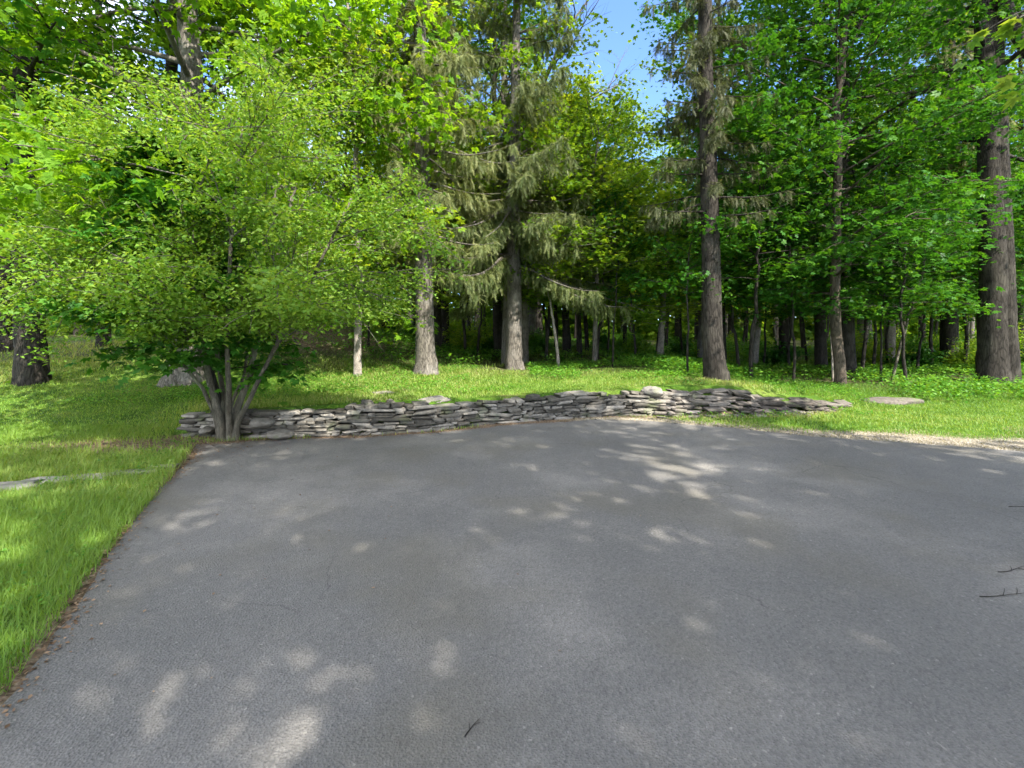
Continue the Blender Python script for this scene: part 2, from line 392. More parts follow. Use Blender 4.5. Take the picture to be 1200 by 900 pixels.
# ---- asphalt
def asphalt_mat():
    m = M('worn_asphalt'); l = m.node_tree.links.new
    tc = N_(m, 'ShaderNodeTexCoord')
    a = N_(m, 'ShaderNodeTexNoise'); a.inputs['Scale'].default_value = .55; a.inputs['Detail'].default_value = 6; a.inputs['Roughness'].default_value = .6
    f = N_(m, 'ShaderNodeTexVoronoi'); f.inputs['Scale'].default_value = 85
    f2 = N_(m, 'ShaderNodeTexNoise'); f2.inputs['Scale'].default_value = 95; f2.inputs['Detail'].default_value = 4; f2.inputs['Roughness'].default_value = .8
    st = N_(m, 'ShaderNodeTexNoise'); st.inputs['Scale'].default_value = .9; st.inputs['Detail'].default_value = 3
    mp = N_(m, 'ShaderNodeMapping'); mp.inputs['Location'].default_value = (4.3, 1.7, 0); l(tc.outputs['Object'], mp.inputs[0])
    for n in (a, f, f2): l(tc.outputs['Object'], n.inputs['Vector'])
    l(mp.outputs[0], st.inputs['Vector'])
    base = ramp(m, [(.3, (.118, .113, .104)), (.5, (.145, .137, .125)), (.66, (.215, .200, .178))]); l(a.outputs['Fac'], base.inputs[0])
    agg = ramp(m, [(0, (.6, .6, .6)), (.5, (.97, .97, .97)), (.9, (1.1, 1.1, 1.1)), (1, (2.2, 2.2, 2.1))]); l(f.outputs['Color'], agg.inputs[0])
    gr = ramp(m, [(.3, (.55, .55, .55)), (.7, (1.4, 1.4, 1.4))]); l(f2.outputs['Fac'], gr.inputs[0])
    m1 = N_(m, 'ShaderNodeMixRGB', blend_type='MULTIPLY'); m1.inputs[0].default_value = .8; l(base.outputs[0], m1.inputs[1]); l(agg.outputs[0], m1.inputs[2])
    m2 = N_(m, 'ShaderNodeMixRGB', blend_type='MULTIPLY'); m2.inputs[0].default_value = .6; l(m1.outputs[0], m2.inputs[1]); l(gr.outputs[0], m2.inputs[2])
    sr = ramp(m, [(.50, (0, 0, 0)), (.66, (1, 1, 1))]); l(st.outputs['Fac'], sr.inputs[0])
    sf = N_(m, 'ShaderNodeMath', operation='MULTIPLY'); sf.inputs[1].default_value = .32; l(sr.outputs[0], sf.inputs[0])
    m3 = N_(m, 'ShaderNodeMixRGB'); l(sf.outputs[0], m3.inputs[0]); l(m2.outputs[0], m3.inputs[1]); m3.inputs[2].default_value = (.115, .100, .066, 1)
    # hairline cracks, broken up by a mask
    dn = N_(m, 'ShaderNodeTexNoise'); dn.inputs['Scale'].default_value = 3.5; dn.inputs['Detail'].default_value = 5; l(tc.outputs['Object'], dn.inputs['Vector'])
    dm = N_(m, 'ShaderNodeMixRGB', blend_type='ADD'); dm.inputs[0].default_value = .22; l(tc.outputs['Object'], dm.inputs[1]); l(dn.outputs['Color'], dm.inputs[2])
    ck = N_(m, 'ShaderNodeTexVoronoi', feature='DISTANCE_TO_EDGE'); ck.inputs['Scale'].default_value = .55; l(dm.outputs[0], ck.inputs['Vector'])
    kr = ramp(m, [(.0, (1, 1, 1)), (.0035, (0, 0, 0))]); l(ck.outputs['Distance'], kr.inputs[0])
    km = N_(m, 'ShaderNodeTexNoise'); km.inputs['Scale'].default_value = .8; l(tc.outputs['Object'], km.inputs['Vector'])
    kq = ramp(m, [(.52, (0, 0, 0)), (.60, (.5, .5, .5))]); l(km.outputs['Fac'], kq.inputs[0])
    kk = N_(m, 'ShaderNodeMath', operation='MULTIPLY'); l(kr.outputs[0], kk.inputs[0]); l(kq.outputs[0], kk.inputs[1])
    m4 = N_(m, 'ShaderNodeMixRGB'); l(kk.outputs[0], m4.inputs[0]); l(m3.outputs[0], m4.inputs[1]); m4.inputs[2].default_value = (.035, .033, .03, 1)
    m3 = m4
    b = N_(m, 'ShaderNodeBump'); b.inputs['Strength'].default_value = .9; b.inputs['Distance'].default_value = .006
    hs = N_(m, 'ShaderNodeMath', operation='ADD'); l(f.outputs['Distance'], hs.inputs[0]); l(f2.outputs['Fac'], hs.inputs[1]); l(hs.outputs[0], b.inputs['Height'])
    p = N_(m, 'ShaderNodeBsdfPrincipled'); p.inputs['Roughness'].default_value = .8; p.inputs['Specular IOR Level'].default_value = .35
    l(m3.outputs[0], p.inputs['Base Color']); l(b.outputs[0], p.inputs['Normal'])
    o = N_(m, 'ShaderNodeOutputMaterial'); l(p.outputs[0], o.inputs['Surface']); return m
n = len(AD)
import bmesh
bm = bmesh.new()
top = [bm.verts.new((x, y, .006)) for x, y in AD]
bot = [bm.verts.new((x, y, -.06)) for x, y in AD]
bm.faces.new(top)
for i in range(n):
    bm.faces.new((top[i], bot[i], bot[(i + 1) % n], top[(i + 1) % n]))
bmesh.ops.recalc_face_normals(bm, faces=bm.faces)
me = bpy.data.meshes.new('driveway'); bm.to_mesh(me); bm.free()
me.materials.append(asphalt_mat())
o = bpy.data.objects.new('driveway', me); col.objects.link(o); tag(o, kind='structure')

# ------------------------------------------------------------------ stones
def stone_mat(name, c1, c2, c3):
    m = M(name); l = m.node_tree.links.new
    tc = N_(m, 'ShaderNodeTexCoord'); at_ = N_(m, 'ShaderNodeAttribute', attribute_name='rnd')
    n = N_(m, 'ShaderNodeTexNoise'); n.inputs['Scale'].default_value = 14; n.inputs['Detail'].default_value = 8; n.inputs['Roughness'].default_value = .7
    n2 = N_(m, 'ShaderNodeTexNoise'); n2.inputs['Scale'].default_value = 3; n2.inputs['Detail'].default_value = 4
    l(tc.outputs['Object'], n.inputs['Vector']); l(tc.outputs['Object'], n2.inputs['Vector'])
    r = ramp(m, [(0, c1), (.5, c2), (1, c3)]); l(at_.outputs['Fac'], r.inputs[0])
    v = ramp(m, [(.3, (.5, .5, .5)), (.7, (1.25, 1.25, 1.25))]); l(n.outputs['Fac'], v.inputs[0])
    mu = N_(m, 'ShaderNodeMixRGB', blend_type='MULTIPLY'); mu.inputs[0].default_value = 1; l(r.outputs[0], mu.inputs[1]); l(v.outputs[0], mu.inputs[2])
    li = ramp(m, [(.56, (0, 0, 0)), (.68, (1, 1, 1))]); l(n2.outputs['Fac'], li.inputs[0])
    lf = N_(m, 'ShaderNodeMath', operation='MULTIPLY'); lf.inputs[1].default_value = .5; l(li.outputs[0], lf.inputs[0])
    mm = N_(m, 'ShaderNodeMixRGB'); l(lf.outputs[0], mm.inputs[0]); l(mu.outputs[0], mm.inputs[1]); mm.inputs[2].default_value = (.13, .15, .07, 1)
    b = N_(m, 'ShaderNodeBump'); b.inputs['Strength'].default_value = .7; b.inputs['Distance'].default_value = .02; l(n.outputs['Fac'], b.inputs['Height'])
    p = N_(m, 'ShaderNodeBsdfPrincipled'); p.inputs['Roughness'].default_value = .9; p.inputs['Specular IOR Level'].default_value = .2
    l(mm.outputs[0], p.inputs['Base Color']); l(b.outputs[0], p.inputs['Normal'])
    o = N_(m, 'ShaderNodeOutputMaterial'); l(p.outputs[0], o.inputs['Surface']); return m
STONE = stone_mat('grey_fieldstone', (.065, .058, .047), (.155, .140, .115), (.31, .28, .235))
BOULDER = stone_mat('pale_boulder', (.22, .20, .17), (.22, .20, .17), (.36, .33, .29))
SLAB = stone_mat('brown_grey_slab', (.065, .055, .046), (.155, .135, .113), (.30, .265, .225))

_sv = []
for sx in range(4):
    for sy in range(4):
        for sz in range(4):
            if 0 < sx < 3 and 0 < sy < 3 and 0 < sz < 3: continue
            _sv.append((sx, sy, sz))
_si = {k: i for i, k in enumerate(_sv)}
_sq = []
for a in range(3):
    for b in range(3):
        for c, fl in ((0, 1), (3, 0)):
            for ax in range(3):
                def key(u, v):
                    k = [0, 0, 0]; k[ax] = c; k[(ax + 1) % 3] = u; k[(ax + 2) % 3] = v; return _si[tuple(k)]
                q = [key(a, b), key(a + 1, b), key(a + 1, b + 1), key(a, b + 1)]
                _sq.append(q[::-1] if fl else q)
_sv = np.array(_sv, float); _sp = np.array([-.5, -.43, .43, .5]); _sb = _sp[_sv.astype(int)]
_edge = (np.abs(_sb) > .49).sum(1)
_sb = _sb * np.where(_edge == 3, .90, np.where(_edge == 2, .955, 1.0))[:, None]
def stone(g, rng, c, size, yaw=0, pitch=0, roll=0, a=None, jit=.10, rnd=0.0):
    V = _sb.copy()
    if rnd > 0:
        sph = nrm(V) * .5; V = V * (1 - rnd) + sph * rnd
    # shear plan into irregular quadrilateral + jitter
    ta, tb = rng.normal(0, .16, 2)
    V[:, 0] *= 1 + ta * V[:, 1]; V[:, 2] *= 1 + tb * V[:, 0] * 2
    V[:, 0] += rng.normal(0, .18) * V[:, 2]
    V += rng.normal(0, jit * .3, V.shape)
    V = V * np.asarray(size)
    cz, sz_, cx, sx_, cy, sy_ = math.cos(yaw), math.sin(yaw), math.cos(pitch), math.sin(pitch), math.cos(roll), math.sin(roll)
    Rm = np.array([[cz, -sz_, 0], [sz_, cz, 0], [0, 0, 1]]) @ np.array([[1, 0, 0], [0, cx, -sx_], [0, sx_, cx]]) @ np.array([[cy, 0, sy_], [0, 1, 0], [-sy_, 0, cy]])
    g.add(V @ Rm.T + np.asarray(c), np.array(_sq), None, rng.uniform(0, 1) if a is None else a)

def rock(g, rng, c, size, yaw=0, a=.5, amp=.13):
    n, m = 18, 30
    th = np.linspace(0, PI, n)[:, None]; ph = np.arange(m)[None] / m * 2 * PI
    D_ = np.stack([np.sin(th) * np.cos(ph), np.sin(th) * np.sin(ph), np.cos(th) * np.ones_like(ph)], -1).reshape(-1, 3)
    rr = np.ones(len(D_))
    for k in range(14):
        w = rng.normal(0, 1, 3) * (1.2 + k * .45); rr += amp / (1 + k * .35) * np.sin(D_ @ w * 1.6 + rng.uniform(0, 6.28))
    for k in range(7):                                   # planed off facets
        nn = nrm(rng.normal(0, 1, 3)); t = rng.uniform(.72, .95); dt = D_ @ nn * rr
        rr = np.where(dt > t, t / np.maximum(D_ @ nn, .05), rr)
    V = D_ * rr[:, None] * np.asarray(size) * .5
    cz, sz_ = math.cos(yaw), math.sin(yaw); V = V @ np.array([[cz, -sz_, 0], [sz_, cz, 0], [0, 0, 1]]).T + np.asarray(c)
    i = np.arange(n - 1)[:, None] * m; j = np.arange(m)[None]; j2 = (j + 1) % m
    g.add(V, np.stack([i + j, i + m + j, i + m + j2, i + j2], -1).reshape(-1, 4), None, a)

# wall face
g = Geo(); rw = np.random.default_rng(21)
seg = np.concatenate([[0], np.cumsum(np.hypot(np.diff(WX), np.diff(WY)))])
def wall_pt(s): return np.interp(s, seg, WX), np.interp(s, seg, WY), np.interp(s, seg, WT)
s_end = np.interp(3.5, WX, seg); s0 = .1
z = 0.0
course = 0
while z < .52:
    hh = rw.uniform(.030, .066)
    s = s0 + rw.uniform(0, .15) + course * .03 * 0
    while s < s_end:
        ln = rw.choice([rw.uniform(.10, .2), rw.uniform(.2, .5)], p=[.5, .5])
        x, y, t = wall_pt(s + ln / 2); x2, y2, _ = wall_pt(s + ln / 2 + .05); x1, y1, _ = wall_pt(s + ln / 2 - .05)
        top_ = (t + .02 * math.sin(s * 2.3) + rw.normal(0, .015)) * (1 if x < 2.6 else 1 - (x - 2.6) * .4)
        if z + hh * .6 < top_:
            yaw = math.atan2(y2 - y1, x2 - x1)
            dp = rw.uniform(.2, .34); back = z * (.16 if x < 2 else .16 + (x - 2) * .25) + rw.normal(0, .018)
            hs_ = hh * rw.choice([.7, .95, 1.05, 1.15])
            nxv = np.array([-math.sin(yaw), math.cos(yaw)])
            stone(g, rw, (x + nxv[0] * (back + dp / 2), y + nxv[1] * (back + dp / 2), z + hh / 2 + rw.normal(0, .006)),
                  (ln * 1.0, dp, hs_), yaw + rw.normal(0, .07), rw.normal(0, .05), rw.normal(0, .06))
        s += ln + rw.uniform(.004, .022)
    z += hh; course += 1
# big blocks beside the trunk of the small tree
for (px, py, w, h_) in ((304, 497, .40, .15), (326, 511, .42, .13), (240, 506, .22, .11)):
    x = (px - 600) / F * 7.1
    rock(g, rw, (x, 7.16, 1.6 - (py - HZ) / F * 7.05), (w * .95, .34, h_ * 1.1), rw.normal(0, .1), .55, .06)
tag(g.build('stone_wall', STONE), 'low dry stacked fieldstone wall standing along the far edge of the asphalt', 'stone wall')

# tumbled end
g = Geo()
for row in range(11):
    v = row / 10
    x = 2.35 + rw.uniform(0, .2) + .03 * row
    while x < 7.0 - .25 * row * (row > 6):
        yw_ = np.interp(x, WX, WY); t = np.interp(x, WX, WT) * .86
        ln = rw.uniform(.14, .52) * (1 if v > .3 else .7)
        wd = .62 * np.interp(x, [2.3, 4, 6, 7], [.55, 1, 1, .5])
        if rw.uniform() < (.9 if v > .35 else .5):
            stone(g, rw, (x + ln / 2, yw_ - .05 + v * wd + rw.normal(0, .03), t * v ** .75 + rw.normal(.0, .012)), (ln * 1.04, rw.uniform(.14, .26), rw.uniform(.028, .055)),
                  math.atan2(np.interp(x + .2, WX, WY) - np.interp(x - .2, WX, WY), .4) + rw.normal(0, .14), rw.normal(.16, .12), rw.normal(0, .07), a=np.clip(rw.normal(.5 - .2 * (x > 4.2), .22), 0, 1))
        x += ln * rw.uniform(.85, 1.1)
for k in range(70):
    x = rw.uniform(2.8, 7.0); stone(g, rw, (x, np.interp(x, WX, WY) - rw.uniform(.0, .25), .02), (rw.uniform(.08, .22), rw.uniform(.08, .16), rw.uniform(.02, .04)), rw.uniform(-1, 1), 0, rw.normal(0, .2))
tag(g.build('collapsed_wall', SLAB), 'collapsed end of the dry stone wall, flat slabs slumped into grass', 'stone wall')

def boulder(name, px, py, Yd, size, label, seed, cat='boulder', z=None, mat=None, group=None, tone=.5, rnd=.55, jit=.16):
    g = Geo(); r_ = np.random.default_rng(seed)
    x = (px - 600) / F * Yd
    rock(g, r_, (0, 0, 0), np.array(size) * 1.1, r_.uniform(-.4, .4), tone)
    zz = CAM_H - (py - HZ) / F * Yd if z is None else z
    tag(g.build(name, mat or BOULDER, smooth=True, loc=(x, Yd, zz)), label, cat, group)
boulder('boulder', 505, 471, 8.2, (.62, .35, .16), 'pale rounded boulder capping the wall left of the spruce line, topmost there', 31)
boulder('boulder', 675, 463, 9.15, (.55, .4, .16), 'low grey boulder on the wall top, left of the rough white one', 32)
boulder('boulder', 763, 458, 9.40, (.44, .3, .2), 'rough whitish boulder standing highest on the wall top', 33, tone=.6)
boulder('boulder', 430, 475, 7.75, (.22, .22, .2), 'small brownish upright stone on the wall, left one of a pair', 34, mat=STONE, tone=.3)
boulder('boulder', 458, 476, 7.85, (.2, .2, .18), 'small brownish upright stone on the wall, right one of a pair', 35, mat=STONE, tone=.3)
bx_, by_, bz_ = at(1045, 471)
boulder('boulder', 1040, 471, by_, (1.35, .7, .20), 'flat oval grey rock sunk in the grass right of the collapsed wall', 36, z=bz_ + .0, mat=SLAB, tone=.45, rnd=.95, jit=.07)
bx_, by_, bz_ = at(280, 396)
boulder('boulder', 280, 392, by_, (.5, .4, .3), 'squarish pale rock on the bank behind the multi-stem tree', 37, z=bz_ + .1)
bx_, by_, bz_ = at(1018, 440)
bx_, by_, bz_ = at(448, 462)
boulder('boulder', 450, 463, by_, (.45, .3, .08), 'thin pale rock showing through the lawn behind the wall', 38, z=bz_ + .02)

# flagstones sunk in the left lawn
for k, (px, py, w, d) in enumerate(((12, 573, .62, .30), (52, 567, .5, .26), (108, 562, .42, .22), (160, 556, .46, .22), (186, 550, .3, .16))):
    x, y, z = at(px, py)
    g = Geo(); r_ = np.random.default_rng(50 + k)
    stone(g, r_, (0, 0, 0), (w, d, .05), .25 + r_.normal(0, .1), 0, 0, a=.75, jit=.14)
    lab = ['flat flagstone at the left picture edge, widest of the row', 'flagstone between the widest one and the half-grown-over ones', 'flagstone mostly hidden by grass, middle of the row of five',
           'mossy flagstone second nearest to the asphalt edge', 'smallest flagstone, nearest to the asphalt edge'][k]
    tag(g.build('flagstone', BOULDER, loc=(x, y, z + .015)), lab, 'flagstone', 'flagstones crossing the left lawn')

# ------------------------------------------------------------------ tree builders
def decid(seed, H, r0, cb, Rc, limbs=26, subs=7, per=9, leaf=.13, tpl=T_MAPLE, spread=.28, fork=None, lean=(0, 0), flare=.7, sides=14, el=(0.15, 1.1), anch=.34, top_pow=.85, bark=BARK, lm=LF_MAPLE,
          name='maple_tree', wob=.05, droop=.10, flat=.28, tilt=.45, az=None, low=0.0):
    r_ = np.random.default_rng(seed)
    root = empty(name, (0, 0, 0))
    g = Geo()
    n = 26
    zz = np.concatenate([[-.15, -.02, .06, .15, .28, .45, .7], np.linspace(1.0, H, n - 7)])
    wx = np.cumsum(r_.normal(0, wob, n)) * np.clip(zz / 3, 0, 1); wy = np.cumsum(r_.normal(0, wob, n)) * np.clip(zz / 3, 0, 1)
    P = np.stack([wx + lean[0] * zz, wy + lean[1] * zz, zz], -1)
    rad = r0 * np.clip(1 - .72 * (np.clip(zz, 0, H) / H) ** 1.1, .03, 1) ; rad[-1] *= .3
    tube(g, P, rad, sides, r_, .06, flare, a=.5)
    anchors = []
    zc = cb + (H - cb) * .42
    for i in range(limbs):
        u = (i + r_.uniform(0, .9)) / limbs
        z0 = cb + (H - cb) * u ** top_pow * .97
        p = np.array([np.interp(z0, zz, P[:, 0]), np.interp(z0, zz, P[:, 1]), z0])
        a = i * 2.399 + r_.normal(0, .35) if az is None else r_.uniform(*az)
        e = el[0] + (el[1] - el[0]) * u + r_.normal(0, .12)
        prof = math.sqrt(max(.06, 1 - ((z0 - zc) / ((H - cb) * (.62 if z0 > zc else .75))) ** 2))
        ln = Rc * prof * r_.uniform(.72, 1.12)
        d = (math.cos(a) * math.cos(e), math.sin(a) * math.cos(e), math.sin(e))
        path = curve(p, d, ln, 8, r_, droop + (.12 if low else 0), .07)
        rl = min(.075, np.interp(z0, zz, rad) * .34)
        tube(g, path, np.linspace(rl, .012, 8), 6, r_, .03)
        ns = max(3, int(subs * ln / Rc + 1))
        for j in range(ns):
            t = .28 + .72 * (j + r_.uniform(0, .8)) / ns
            k = min(6, int(t * 7)); q = path[k] + (path[k + 1] - path[k]) * (t * 7 - k if k < 7 else 0)
            dl = nrm(path[k + 1] - path[k]); s = 1 if j % 2 else -1
            side = nrm(np.cross(dl, [0, 0, 1])) * s
            sd = nrm(dl * .7 + side * r_.uniform(.5, 1.1) + np.array([0, 0, r_.normal(.05, .15)]))
            sln = ln * (.52 - .25 * t) * r_.uniform(.7, 1.2)
            sp = curve(q, sd, sln, 5, r_, .22, .10)
            tube(g, sp, np.linspace(max(.008, rl * .28), .004, 5), 4)
            m = max(2, int(sln / anch))
            tt = (np.arange(m) + r_.uniform(.2, 1, m)) / m * 4
            kk = np.clip(tt.astype(int), 0, 3)
            anchors.append(sp[kk] + (sp[kk + 1] - sp[kk]) * (tt - kk)[:, None])
        anchors.append(path[-1:]); anchors.append(path[-2:-1])
    A = np.concatenate(anchors)
    g.build('trunk', bark, root, smooth=True)
    V, T, rn = leaves(r_, A, per, spread, leaf, tpl, tilt, .3, flat, down=.25)
    build('crown', V, [T], lm, root, rn)
    return root, A

def spruce(seed, H, r0, cb, L0, bark=BARK, dens=1.0, name='spruce_tree', dz=.34, nb=5, hang=.58, taper=.75, bare_to=0, lean=(0, 0), spray=.22, lm=LF_SPRUCE, thin_low=0.0, thin_above=99):
    r_ = np.random.default_rng(seed)
    root = empty(name, (0, 0, 0)); g = Geo()
    zz = np.concatenate([[-.2, -.03, .06, .15, .28, .45, .7], np.linspace(1.0, H, 22)])
    wv = np.cumsum(r_.normal(0, .012, (len(zz), 2)), 0)
    P = np.stack([wv[:, 0] + lean[0] * zz, wv[:, 1] + lean[1] * zz, zz], -1)
    rad = r0 * np.clip(1 - np.clip(zz, 0, H) / H, .02, 1) ** .8
    tube(g, P, rad, 16, r_, .045, .75)
    Ps = []; Ds = []
    z = cb
    while z < H - .4:
        for b in range(nb):
            if z > thin_above and r_.uniform() < .72: continue
            if r_.uniform() < (.12 + thin_low * max(0, 1 - (z - cb) / 4)): continue
            u = z / H
            ln = L0 * (1 - u) ** taper * r_.uniform(.65, 1.15)
            if ln < .3: continue
            a = r_.uniform(0, 2 * PI); z0 = z + r_.uniform(-.12, .12)
            e = -.15 + .7 * u + r_.normal(0, .1)
            p = np.array([np.interp(z0, zz, P[:, 0]), np.interp(z0, zz, P[:, 1]), z0])
            d = np.array([math.cos(a) * math.cos(e), math.sin(a) * math.cos(e), math.sin(e)])
            n = 8; pts = [p]; dd = d.copy()
            for k in range(n - 1):
                dd = nrm(dd + np.array([0, 0, -.22 if k < 3 else .16]) * ln / 4 + r_.normal(0, .04, 3)); pts.append(pts[-1] + dd * ln / (n - 1))
            pts = np.array(pts)
            tube(g, pts, np.linspace(.012 + .012 * ln, .004, n), 4)
            if z < bare_to and r_.uniform() < .75: continue
            m = max(3, int(ln / .13 * dens))
            t = np.sort(r_.uniform(.14, 1, m)) * (n - 1.001)
            k = t.astype(int); q = pts[k] + (pts[k + 1] - pts[k]) * (t - k)[:, None]
            side = nrm(np.cross(d, [0, 0, 1.0]))
            for s in (-1, 1):
                L_ = hang * r_.uniform(.4, 1.1, m) * (1.1 - .5 * t / n)
                sdir = nrm(side * s * r_.uniform(.3, 1.0, m)[:, None] + d * .45 + np.array([0, 0, -1.0]) * r_.uniform(.25, 1.1, m)[:, None])
                steps = 4
                pos = q.copy(); dr = sdir
                for w in range(steps):
                    Ps.append(pos.copy()); Ds.append(dr.copy())
                    Ps.append(pos + dr * (L_ / steps * .5)[:, None]); Ds.append(nrm(dr + r_.normal(0, .6, dr.shape)))
                    pos = pos + dr * (L_ / steps)[:, None]
                    dr = nrm(dr + np.array([0, 0, -.55]) + r_.normal(0, .12, dr.shape))
            Ps.append(pts[-2:]); Ds.append(np.repeat(nrm(pts[-1] - pts[-2])[None], 2, 0))
        z += dz * r_.uniform(.8, 1.2)
    Pn = np.concatenate(Ps); Dn = np.concatenate(Ds)
    Nn = np.array([0, 0, 1.0]) + r_.normal(0, .5, Pn.shape)
    V, T, rn = scatter(T_SPRAY, Pn, Dn, Nn, spray * r_.uniform(.6, 1.15, len(Pn)), r_.uniform(0, 1, len(Pn)))
    g.build('trunk', bark, root, smooth=True)
    build('crown', V, [T], lm, root, rn)
    return root

def copy_tree(root, loc, rz, s, name=None, label=None, cat='tree', group=None, bark=None, lm=None, sz=None):
    r = root.copy(); col.objects.link(r)
    if name: r.name = name
    r.location = loc; r.rotation_euler = (0, 0, rz); r.scale = (s, s, s * (sz or 1))
    for k in list(r.keys()): del r[k]
    tag(r, label, cat, group)
    for ch in root.children:
        c = ch.copy(); col.objects.link(c); c.parent = r
        mat = bark if c.name.startswith('trunk') else lm
        if mat is not None:
            c.material_slots[0].link = 'OBJECT'; c.material_slots[0].material = mat
    return r
def setp(root, loc, rz, s, label, cat='tree', group=None):
    root.location = loc; root.rotation_euler = (0, 0, rz); root.scale = (s, s, s)
    return tag(root, label, cat, group)

# ------------------------------------------------------------------ trees along the lawn
# the two near spruces
sp1 = spruce(101, 19, .245, 3.5, 3.3, dens=1.25, lean=(-.012, 0), nb=5, thin_low=.05, dz=.42)
setp(sp1, at(499, 438), 0.3, 1, 'grey barked spruce with drooping olive boughs, behind the wall left of centre')
sp2 = spruce(102, 17, .235, 3.0, 3.7, dens=1.6, lean=(.008, 0), nb=7, dz=.32, thin_above=6.3)
setp(sp2, at(604, 433), 1.1, 1, 'spruce with low hanging olive boughs over its flared grey trunk', 'tree')
# tall thin spruce right of centre, darker
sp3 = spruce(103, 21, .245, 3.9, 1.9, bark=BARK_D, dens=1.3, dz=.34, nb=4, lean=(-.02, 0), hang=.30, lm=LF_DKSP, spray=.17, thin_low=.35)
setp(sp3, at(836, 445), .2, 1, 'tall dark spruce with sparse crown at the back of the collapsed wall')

# big maple at left
mp1, _ = decid(110, 15, .33, 2.6, 6.2, limbs=52, subs=12, per=15, leaf=.165, spread=.36, lm=LF_MAPLE, flare=1.0, tilt=.75)
setp(mp1, at(216, 448), .4, 1, 'large maple with bright yellow green crown behind the multi-stem tree')
# maple right of centre
mp2, _ = decid(111, 13, .14, 2.4, 4.3, limbs=46, subs=10, per=13, leaf=.13, spread=.28, lm=LF_DEEP, bark=BARK_M, lean=(-.015, 0), flare=.3)
setp(mp2, at(985, 451), 1.7, 1, 'slim brown maple with layered deep green crown right of the collapsed wall')
# mid maple (lighter)
mp3, _ = decid(112, 8.6, .09, 1.9, 3.0, limbs=36, subs=9, per=13, leaf=.12, spread=.26, lm=LF_FAR, bark=BARK, flare=.3)
setp(mp3, at(697, 428), .5, .86, 'young maple with sunlit leafy crown just right of the low-boughed spruce')
# right hand big trunk
big, _ = decid(113, 17, .34, 6.2, 5.2, limbs=30, subs=9, per=12, leaf=.14, spread=.3, lm=LF_DEEP, bark=BARK_D, lean=(-.03, 0), flare=.5, wob=.015)
setp(big, at(1163, 449), 0, 1, 'massive dark trunk of a tall tree at the right edge, branching high')
x, y, z = at(1182, 449)
# its leaning second stem
g = Geo(); rr_ = np.random.default_rng(7)
gpath = np.array([(.38 - .03 * q - .012 * min(q, 6), -.06, q) for q in (-.1, .3, 1.2, 2.5, 4.2, 6, 7.2, 8.1, 9.2, 10.2, 11.2, 12.5)])
gz = np.linspace(0, 11, 34); gp = np.stack([np.interp(gz, range(12), gpath[:, i]) for i in range(3)], -1)
tube(g, gp, np.interp(gz, [0, .6, 2, 6, 9, 11], [.36, .28, .25, .22, .17, .12]), 12, rr_, .06)
o = g.build('stem', BARK_D, None, smooth=True)
o.parent = big; o.matrix_parent_inverse.identity()
g = Geo(); lp = np.array([(-.32, -.15, 11.4), (-.12, -.3, 10.9), (.16, -.35, 9.9), (.45, -.5, 9.1), (.72, -.65, 8.3), (.95, -.8, 7.5), (1.3, -.9, 6.5), (1.8, -1, 5.6)])
lz = np.linspace(0, 7, 24); tube(g, np.stack([np.interp(lz, range(8), lp[:, i]) for i in range(3)], -1), np.interp(lz, [0, 3, 7], [.19, .16, .06]), 10, rr_, .05)
for k in range(7):
    q = curve(lp[1 + k % 6] + np.array([0, 0, .05]), (rr_.uniform(-.2, 1), -.6, rr_.uniform(-.3, .6)), rr_.uniform(.8, 1.8), 6, rr_, .1, .14); tube(g, q, np.linspace(.035, .006, 6), 5)
lo = g.build('limb', BARK_D, None, smooth=True); lo.parent = big; lo.matrix_parent_inverse.identity(); lo.rotation_euler = (0, 0, 0)
o.rotation_euler = (0, 0, 0); o.location = (0, 0, 0)

LEFT = [  # px, py, diameter m, kind, label
    (38, 449, .62, 'd', 'thick grey trunked tree with flared base at far left of lawn'),
    (5, 412, .60, 'd', 'dark tree cut by the left picture edge'),
    (122, 406, .42, 'd', 'straight dark tree alone in the grass between the left trunks'),
    (198, 413, .50, 'd', 'dark flared tree behind the large left maple'),
    (419, 441, .20, 'p', 'slender pale barked tree left of the grey spruce'),
    (521, 408, .42, 'd', 'dark straight tree close behind the grey spruce'),
    (584, 412, .45, 'd', 'dark tree in shade left of the low-boughed spruce'),
    (592, 426, .28, 'm', 'second grey trunk touching the low-boughed spruce from behind'),
    (679, 419, .24, 'd', 'dark leaning tree with small mound of earth at its foot'),
    (664, 412, .36, 'd', 'blackish tree in the shade behind the pale leaning sapling'),
    (773, 422, .26, 'p', 'pale peeling tree left of the tall dark spruce'),
    (846, 430, .36, 'd', 'dark tree standing directly behind the tall dark spruce'),
    (822, 418, .34, 'm', 'brown tree half hidden by the left of the tall dark spruce'),
    (884, 411, .30, 'p', 'pale tree lit by the sun deep in the wood'),
    (919, 414, .46, 'd', 'thick dark tree in the wood above the collapsed wall'),
    (962, 436, .42, 'd', 'rough dark tree left of the slim brown maple'),
    (994, 444, .48, 'd', 'stout black tree touching the slim brown maple on its right'),
    (1041, 408, .45, 'p', 'pale leaning tree in the wood behind the dark saplings'),
    (1108, 428, .42, 'd', 'thick dark tree left of the massive right trunk'),
    (1196, 405, .26, 'd', 'thin dark tree at the right picture edge'),
]
